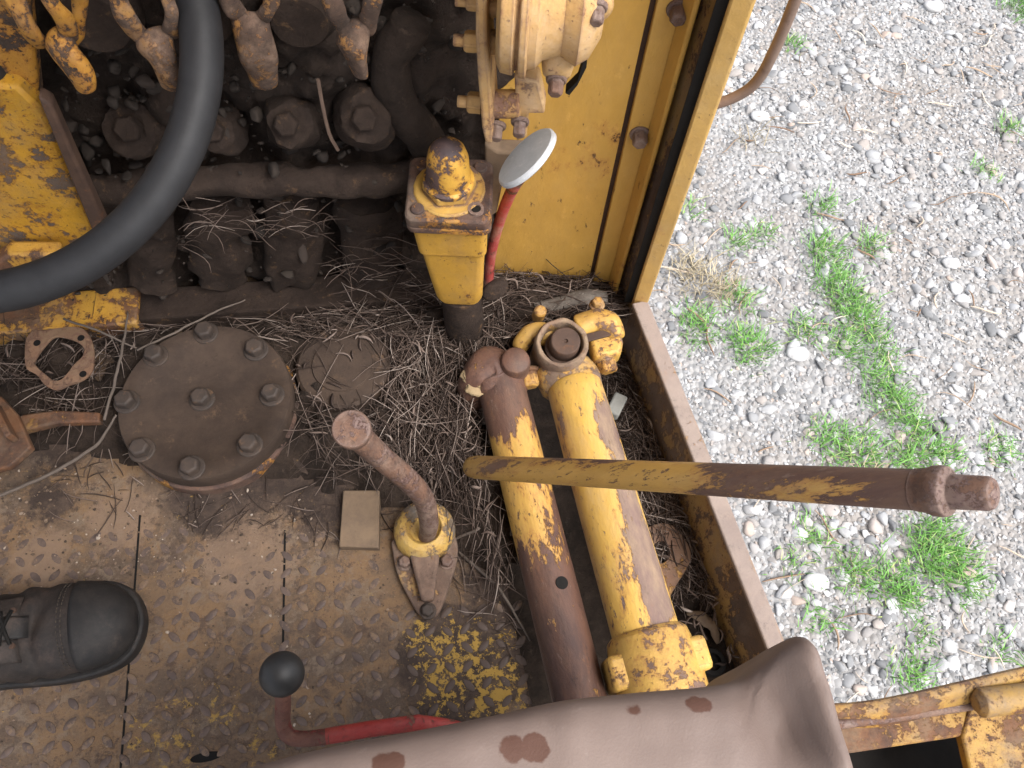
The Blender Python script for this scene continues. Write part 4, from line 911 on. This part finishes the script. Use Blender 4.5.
# ================================================================== STRAW
def attr_mat(name, stops, rough=.9, seed='shade'):
    k = NT(name); a = k.n('Attribute', attribute_name=seed); r_ = k.n('ValToRGB')
    for i, (p_, c_) in enumerate(stops):
        e_ = r_.color_ramp.elements[i] if i < 2 else r_.color_ramp.elements.new(p_)
        e_.position = p_; e_.color = (*c_, 1)
    k.put(r_.inputs[0], a.outputs['Fac']); return k, r_.outputs[0]
def raw(name, V, Fc, mat, shade, kind, smooth=True):
    me = bpy.data.meshes.new(name); me.vertices.add(len(V)); me.vertices.foreach_set('co', np.asarray(V, 'f').ravel())
    nside = Fc.shape[1]; me.loops.add(Fc.size); me.loops.foreach_set('vertex_index', Fc.astype('i').ravel())
    me.polygons.add(len(Fc)); me.polygons.foreach_set('loop_start', (np.arange(len(Fc)) * nside).astype('i'))
    me.polygons.foreach_set('use_smooth', np.full(len(Fc), smooth)); me.update(calc_edges=True); me.validate()
    at = me.attributes.new('shade', 'FLOAT', 'POINT'); at.data.foreach_set('value', np.asarray(shade, 'f'))
    o = bpy.data.objects.new(name, me); COL.objects.link(o); me.materials.append(mat); o['kind'] = kind; return o
def inpoly(x, y, poly):
    r_ = np.zeros(len(x), bool); j = len(poly) - 1
    for i in range(len(poly)):
        xi, yi = poly[i]; xj, yj = poly[j]
        cnd = ((yi > y) != (yj > y)) & (x < (xj - xi) * (y - yi) / (yj - yi + 1e-9) + xi); r_ ^= cnd; j = i
    return r_
def sample(poly, n):
    xs, ys = zip(*poly); x = rng.uniform(min(xs), max(xs), n * 6); y = rng.uniform(min(ys), max(ys), n * 6); ok = inpoly(x, y, poly)
    return np.stack([x[ok], y[ok]], 1)[:n]
RN = np.array(ROT)
def Pn(px, z):
    d = np.stack([(px[:, 0] - CX) / F, -(px[:, 1] - CY) / F, -np.ones(len(px))], 1) @ RN.T
    return np.array(CAM) + d * ((z - CAM.z) / d[:, 2])[:, None]
def needles(name, mid, ang, length, rad, mat, droop=.02, curl=.25, kind='stuff'):
    n = len(mid); K = 6; t_ = np.linspace(-.5, .5, K); d = np.stack([np.cos(ang), np.sin(ang), rng.normal(0, .10, n)], 1); e_ = np.stack([-np.sin(ang), np.cos(ang), np.zeros(n)], 1)
    cv = rng.normal(0, curl, n); cv2 = rng.normal(0, curl * .5, n)
    pts = mid[:, None] + d[:, None] * (t_[None, :, None] * length[:, None, None]) + e_[:, None] * ((cv[:, None] * (t_ ** 2)[None] + cv2[:, None] * (t_ ** 3 * 3)[None]) * length[:, None])[..., None]
    pts[..., 2] -= (droop * (t_ ** 2)[None] * 4 * rng.uniform(-.3, 1, n)[:, None])
    tp = np.array([.45, .9, 1, 1, .85, .4]); V = []
    for q in range(3):
        a = 2 * math.pi * q / 3; V.append(pts + (e_[:, None] * math.cos(a) + np.array([0, 0, 1.0])[None, None] * math.sin(a)) * (rad[:, None] * tp[None])[..., None])
    V = np.stack(V, 2).reshape(n, K * 3, 3); fb = np.array([(k_ * 3 + q, k_ * 3 + (q + 1) % 3, (k_ + 1) * 3 + (q + 1) % 3, (k_ + 1) * 3 + q) for k_ in range(K - 1) for q in range(3)])
    Fc = (fb[None] + (np.arange(n) * K * 3)[:, None, None]).reshape(-1, 4)
    return raw(name, V.reshape(-1, 3), Fc, mat, np.repeat(rng.random(n), K * 3), kind)
k, c = attr_mat('dry needles', [(0, (.03, .02, .016)), (1, (.38, .315, .27)), (.4, (.068, .047, .037)), (.7, (.135, .097, .078)), (.9, (.23, .178, .15))])
M['straw'] = k.out(c, .8, spec=.25)
S1 = [(-200, 305), (120, 322), (300, 312), (395, 292), (480, 268), (600, 278), (625, 310), (560, 325), (500, 345), (465, 380), (480, 450), (512, 560), (500, 600), (470, 540), (440, 500), (400, 480), (370, 470), (330, 480), (300, 430), (290, 360), (250, 335), (170, 330), (110, 360), (110, 420), (-200, 430)]
DEN = [(300, 310), (395, 292), (480, 268), (600, 278), (620, 310), (550, 325), (500, 345), (465, 380), (490, 470), (470, 510), (430, 480), (380, 440), (330, 400), (300, 345)]
px = np.concatenate([sample(S1, 1900), sample(DEN, 1700)]); px = px[(np.hypot(px[:, 0] - 345, px[:, 1] - 372) > 40) | (rng.random(len(px)) < .12)]; n = len(px)
mid = Pn(px, rng.uniform(.008, .042, n)); ang = rng.uniform(0, math.pi, n); near_ = (px[:, 0] > 380) & (px[:, 1] > 340)
ang = np.where(near_ & (rng.random(n) < .65), R(100) + rng.normal(0, .35, n), ang); ang = np.where((px[:, 1] < 335) & (rng.random(n) < .6), rng.normal(.15, .35, n), ang)
needles('straw', mid, ang, rng.uniform(.03, .12, n), rng.uniform(.0004, .0009, n), M['straw'])
S2 = [(604, 320), (628, 340), (664, 430), (698, 520), (738, 620), (748, 690), (690, 690), (668, 640), (640, 500), (610, 400)]
px = sample(S2, 3600); n = len(px)
z = rng.uniform(-.085, -.045, n) - np.clip((px[:, 1] - 560) / 1500, 0, .05)
px = px - np.array([6.0, 0]); needles('straw', Pn(px, z), np.where(rng.random(n) < .4, R(115) + rng.normal(0, .5, n), rng.uniform(0, math.pi, n)), rng.uniform(.02, .085, n), rng.uniform(.0004, .0009, n), M['straw'])
px = sample([(60, 440), (300, 480), (330, 500), (400, 500), (520, 600), (530, 690), (500, 640), (420, 560), (300, 530), (60, 520)], 150); n = len(px)
needles('straw', Pn(px, np.full(n, .004)), rng.uniform(0, math.pi, n), rng.uniform(.01, .06, n), rng.uniform(.0004, .0009, n), M['straw'], droop=.001)
px = np.concatenate([sample(S1, 150), sample(S2, 70)]); n = len(px); zz_ = np.where(px[:, 0] > 605, -.05, .04)
needles('leaf_bits', Pn(px, zz_), rng.uniform(0, math.pi, n), rng.uniform(.006, .028, n), rng.uniform(.0008, .0024, n), M['straw'], droop=.004, curl=.5)
k = NT('pale stick'); c = k.mix(k.noise(60, 6), (.08, .062, .05), (.15, .12, .10)); M['stick'] = k.out(c, .85)
def twig(pts, r, label):
    q = curve([P(x, y, z) for x, y, z in pts], 24); m = MB(); m.tube([p + Vector((noise.noise(p * 60), noise.noise(p * 60 + Vector((9, 0, 0))), 0)) * .0015 for p in q], interp([r, r * 1.1, r, r * .6], 24), 8)
    solo('twig', m, M['stick'], label, 'twig', group='twigs lying over the cab floor', sharp=180, loc=tuple(q[12]))
twig([(-30, 508, .02), (45, 476, .02), (95, 446, .03), (116, 415, .05)], .0021, 'grey stick running from the left edge to the bolted round cover')
twig([(104, 420, .05), (114, 385, .052), (122, 350, .05), (128, 312, .045)], .0018, 'thin pale twig standing along the left side of the round cover')
twig([(64, 319, .045), (90, 328, .05), (112, 337, .05), (137, 348, .045)], .0016, 'short pale twig between the gasket and the round cover')
twig([(137, 350, .053), (180, 330, .053), (215, 312, .05), (245, 300, .045)], .0014, 'long thin bent twig across the back edge of the round cover')
twig([(480, 528, .03), (455, 545, .0), (500, 590, .012), (530, 640, .006)], .0018, 'twig lying on the tread plate right of the bent lever')
# crumbs of dirt on the floor plate
def ico(sub):
    b = bmesh.new(); bmesh.ops.create_icosphere(b, subdivisions=sub, radius=1); V = np.array([v.co for v in b.verts]); Fc = np.array([[v.index for v in f.verts] for f in b.faces]); b.free(); return V, Fc
def rocks(name, pos, size, mat, kind='stuff', sub=2, nb=14, flat=(.55, .85), sink=.25, jag=.28):
    V0, F0 = ico(sub); base = []
    for b in range(nb):
        v = V0.copy(); off = b * 13.7
        for i, q in enumerate(V0): v[i] *= 1 + jag * noise.noise(Vector(q) * 1.1 + Vector((off, 0, 0))) + jag * .4 * noise.noise(Vector(q) * 2.6 + Vector((0, off, 0)))
        for _ in range(7):                                   # knock flat facets off
            nrm = rng.normal(size=3); nrm /= np.linalg.norm(nrm); dd = v @ nrm; lim = rng.uniform(.48, .72); v -= np.where(dd > lim, dd - lim, 0)[:, None] * nrm
        base.append(v)
    base = np.array(base); n = len(pos); idx = rng.integers(0, nb, n)
    sc = np.stack([size * rng.uniform(.8, 1.35, n), size * rng.uniform(.65, 1.0, n), size * rng.uniform(*flat, n)], 1)
    a = rng.uniform(0, 2 * math.pi, n); ca, sa = np.cos(a), np.sin(a); tl_ = rng.normal(0, .25, n)
    v = base[idx] * sc[:, None]; v[..., 2] += v[..., 0] * tl_[:, None]
    x = v[..., 0] * ca[:, None] - v[..., 1] * sa[:, None]; y = v[..., 0] * sa[:, None] + v[..., 1] * ca[:, None]
    v = np.stack([x, y, v[..., 2]], 2) + pos[:, None]; v[..., 2] += (sc[:, 2] * (1 - 2 * sink))[:, None] * .5
    Fc = (F0[None] + (np.arange(n) * len(V0))[:, None, None]).reshape(-1, 3)
    return raw(name, v.reshape(-1, 3), Fc, mat, np.repeat(rng.random(n), len(V0)), kind, smooth=sub > 1)
k, c = attr_mat('crumbs', [(0, (.05, .035, .026)), (1, (.4, .34, .28)), (.5, (.13, .09, .06)), (.9, (.24, .17, .12))]); M['crumb'] = k.out(c, .9)
px = np.concatenate([sample([(-50, 440), (110, 470), (180, 490), (300, 490), (330, 560), (250, 590), (-50, 560)], 700), sample([(-50, 480), (520, 560), (540, 740), (-50, 760)], 500)]); n = len(px)
rocks('floor_crumbs', Pn(px, np.full(n, 0.0)), rng.uniform(.0006, .0028, n) * rng.uniform(.4, 1.2, n), M['crumb'], sub=1, nb=6)

k, c = attr_mat('grease clumps', [(0, (.018, .013, .010)), (1, (.042, .03, .024)), (.5, (.025, .018, .014)), (.85, (.034, .025, .019))]); M['clump'] = k.out(c, .9)
n = 900; px = np.stack([rng.uniform(60, 470, n), rng.uniform(0, 300, n)], 1)
pos = np.array([tuple(E.at(a, b, 0.0 + .03 * rng.random() + (.03 if 165 < b < 185 and rng.random() < .7 else 0))) for a, b in px]); rocks('grime_clumps', pos, .0015 + .010 * rng.random(n) ** 3, M['clump'], sub=2, nb=10, flat=(.5, 1.0))
n = 130; px = np.concatenate([np.stack([rng.uniform(180, 330, n // 2), rng.normal(222, 12, n // 2)], 1), np.stack([rng.uniform(330, 420, n - n // 2), rng.normal(272, 14, n - n // 2)], 1)])
mid = np.array([tuple(E.at(a, b, .05 + .02 * rng.random())) for a, b in px]); needles('straw', mid, rng.normal(0, .5, n), rng.uniform(.015, .06, n), rng.uniform(.0004, .0008, n), M['straw'], droop=.01, curl=.4)

# ================================================================== GRAVEL, GRASS
k, c = attr_mat('gravel stones', [(0, (.13, .133, .137)), (1, (.50, .5, .5)), (.25, (.235, .238, .243)), (.6, (.335, .337, .342)), (.82, (.41, .41, .412)), (.47, (.32, .285, .26)), (.50, (.335, .33, .33)), (.87, (.40, .31, .255)), (.89, (.48, .47, .46))])
c = k.mix(k.step(k.noise(60, 6, .7), .35, .7, 0, .5), c, k.mix(.5, c, (.2, .19, .18)))
M['stone'] = k.out(c, .85, k.bump(k.noise(120, 6, .7), .4, .002), spec=.3)
def gxy(n, x0=.36, x1=2.6, y0=-1.5, y1=3.2): return np.stack([rng.uniform(x0, x1, n), rng.uniform(y0, y1, n), np.full(n, GZ)], 1)
pos = gxy(60000); rocks('gravel', pos, rng.uniform(.003, .0085, len(pos)), M['stone'], sub=1, nb=12, flat=(.4, .7))
pos = gxy(13000); keep = np.array([noise.noise(Vector((p[0] * 2.2, p[1] * 2.2, 5))) > -.35 + .5 * rng.random() - .3 for p in pos]); pos = pos[keep]
sz = .0075 + .020 * rng.random(len(pos)) ** 3.2; rocks('gravel', pos, sz, M['stone'], sub=2, nb=24, flat=(.3, .62), sink=.42)
M['palestone'] = rough_mat('pale stone', (.38, .375, .37), (.46, .455, .45), 30, .85, .5, .003)
for (px_, py_, r_, lab) in ((797, 354, .030, 'pale rounded stone just below the small grass tuft left of the grass strip'), (759, 118, .030, 'pale angular stone below the end of the grab rail'), (932, 8, .034, 'large pale stone at the top edge of the gravel'), (655, 300 + 52, .022, 'pale wedge stone against the rail edge left of the grass'), (950, 264, .026, 'flat pale stone right of the grass strip in the upper gravel'), (962, 300, .022, 'whitish stone in the gravel right of the grass strip'), (815, 582, .03, 'bluish flat stone between grass tufts below the bar lever')):
    b = P(px_, py_, GZ); V0, F0 = ico(3); sd_ = px_ * .37; m = MB()
    m.add([b + Vector((q[0] * r_ * 1.2, q[1] * r_ * .85, q[2] * r_ * .5 + r_ * .25)) * 1.0 + Vector(q) * (r_ * .22 * noise.noise(Vector(q) * 1.4 + Vector((sd_, 0, 0)))) for q in V0], [tuple(f) for f in F0])
    solo('pale_stone', m, M['palestone'], lab, 'stone', group='larger stones in the gravel', sharp=180, loc=tuple(b))
k, c = attr_mat('grass blades', [(0, (.08, .17, .04)), (1, (.40, .44, .17)), (.5, (.13, .31, .06)), (.85, (.20, .42, .10))]); M['grass'] = k.out(c, .6, spec=.3)
k.b.inputs['Transmission Weight'].default_value = 0
k, c = attr_mat('dry grass', [(0, (.25, .2, .12)), (1, (.5, .43, .3))]); M['drygrass'] = k.out(c, .8)
def grass(name, tufts, mat, per=.8, h=(.018, .058)):
    V = []; Fc = []; S = []; o_ = 0
    for (px_, py_, rp) in tufts:
        b = P(px_, py_, GZ); r_ = mp(rp, b); n = int((r_ / .045) ** 1.3 * 190 * per) + 8
        for _ in range(n):
            a = rng.uniform(0, 2 * math.pi); q = r_ * rng.random() ** .6 * (1 + .5 * noise.noise(Vector((math.cos(a) * 1.5 + px_, math.sin(a) * 1.5, py_)))); bx0 = b.x + math.cos(a) * q + rng.normal(0, .022); by0 = b.y + math.sin(a) * q + rng.normal(0, .022)
            L = rng.uniform(*h) * (1.1 - .4 * q / r_); a2 = a + rng.normal(0, 1.2); ln = rng.uniform(.45, 1.15); wd_ = rng.uniform(.0009, .002); sx, sy = -math.sin(a2) * wd_, math.cos(a2) * wd_; sh = rng.random() ** 1.1
            for i, f in enumerate((0, .35, .7, 1)):
                ww = (1, .9, .6, .08)[i]; ho = L * ln * f ** 1.5; z_ = GZ - .002 + L * f * (1 - .35 * ln * f)
                x_, y_ = bx0 + math.cos(a2) * ho, by0 + math.sin(a2) * ho; V += [(x_ - sx * ww, y_ - sy * ww, z_), (x_ + sx * ww, y_ + sy * ww, z_ + .0006)]; S += [sh, sh]
            for i in range(3): j = o_ + i * 2; Fc.append((j, j + 1, j + 3, j + 2))
            o_ += 8
    return raw(name, np.array(V), np.array(Fc), mat, S, 'stuff')
T = [(735, 243, 9), (760, 233, 8), (822, 208, 9), (690, 212, 5), (747, 345, 24), (697, 326, 20), (738, 300, 12), (870, 245, 11), (824, 250, 18), (832, 275, 20), (845, 298, 22), (858, 322, 22), (842, 345, 16), (880, 348, 10), (803, 330, 12), (876, 372, 18), (890, 400, 22), (905, 420, 16), (828, 440, 18), (862, 452, 22), (930, 452, 24), (905, 462, 16), (996, 450, 12), (845, 480, 15), (945, 555, 28), (925, 532, 16), (965, 582, 18), (890, 580, 20), (850, 575, 18), (906, 600, 14), (812, 535, 11), (912, 676, 14), (996, 646, 7), (930, 560, 22), (815, 620, 7), (790, 560, 6), (920, 640, 6), (1010, 130, 8), (985, 172, 7), (1020, 5, 20), (792, 45, 6), (1060, 330, 20), (1090, 560, 26), (1140, 420, 20)]
grass('grass', T, M['grass'])
grass('dry_grass', [(704, 285, 22), (690, 270, 14), (725, 290, 12), (750, 140, 5), (870, 480, 10)], M['drygrass'], .45, (.03, .08))
# dry leaves and bark strips
k, c = attr_mat('dry leaves', [(0, (.2, .12, .075)), (1, (.62, .55, .46)), (.5, (.4, .29, .2))]); M['leaf'] = k.out(c, .8)
pos = gxy(330); pos[:, 2] += .014; n = len(pos); needles('leaf_litter', pos, rng.uniform(0, math.pi, n), rng.uniform(.03, .12, n), rng.uniform(.001, .0042, n), M['leaf'], droop=.006, curl=.5)
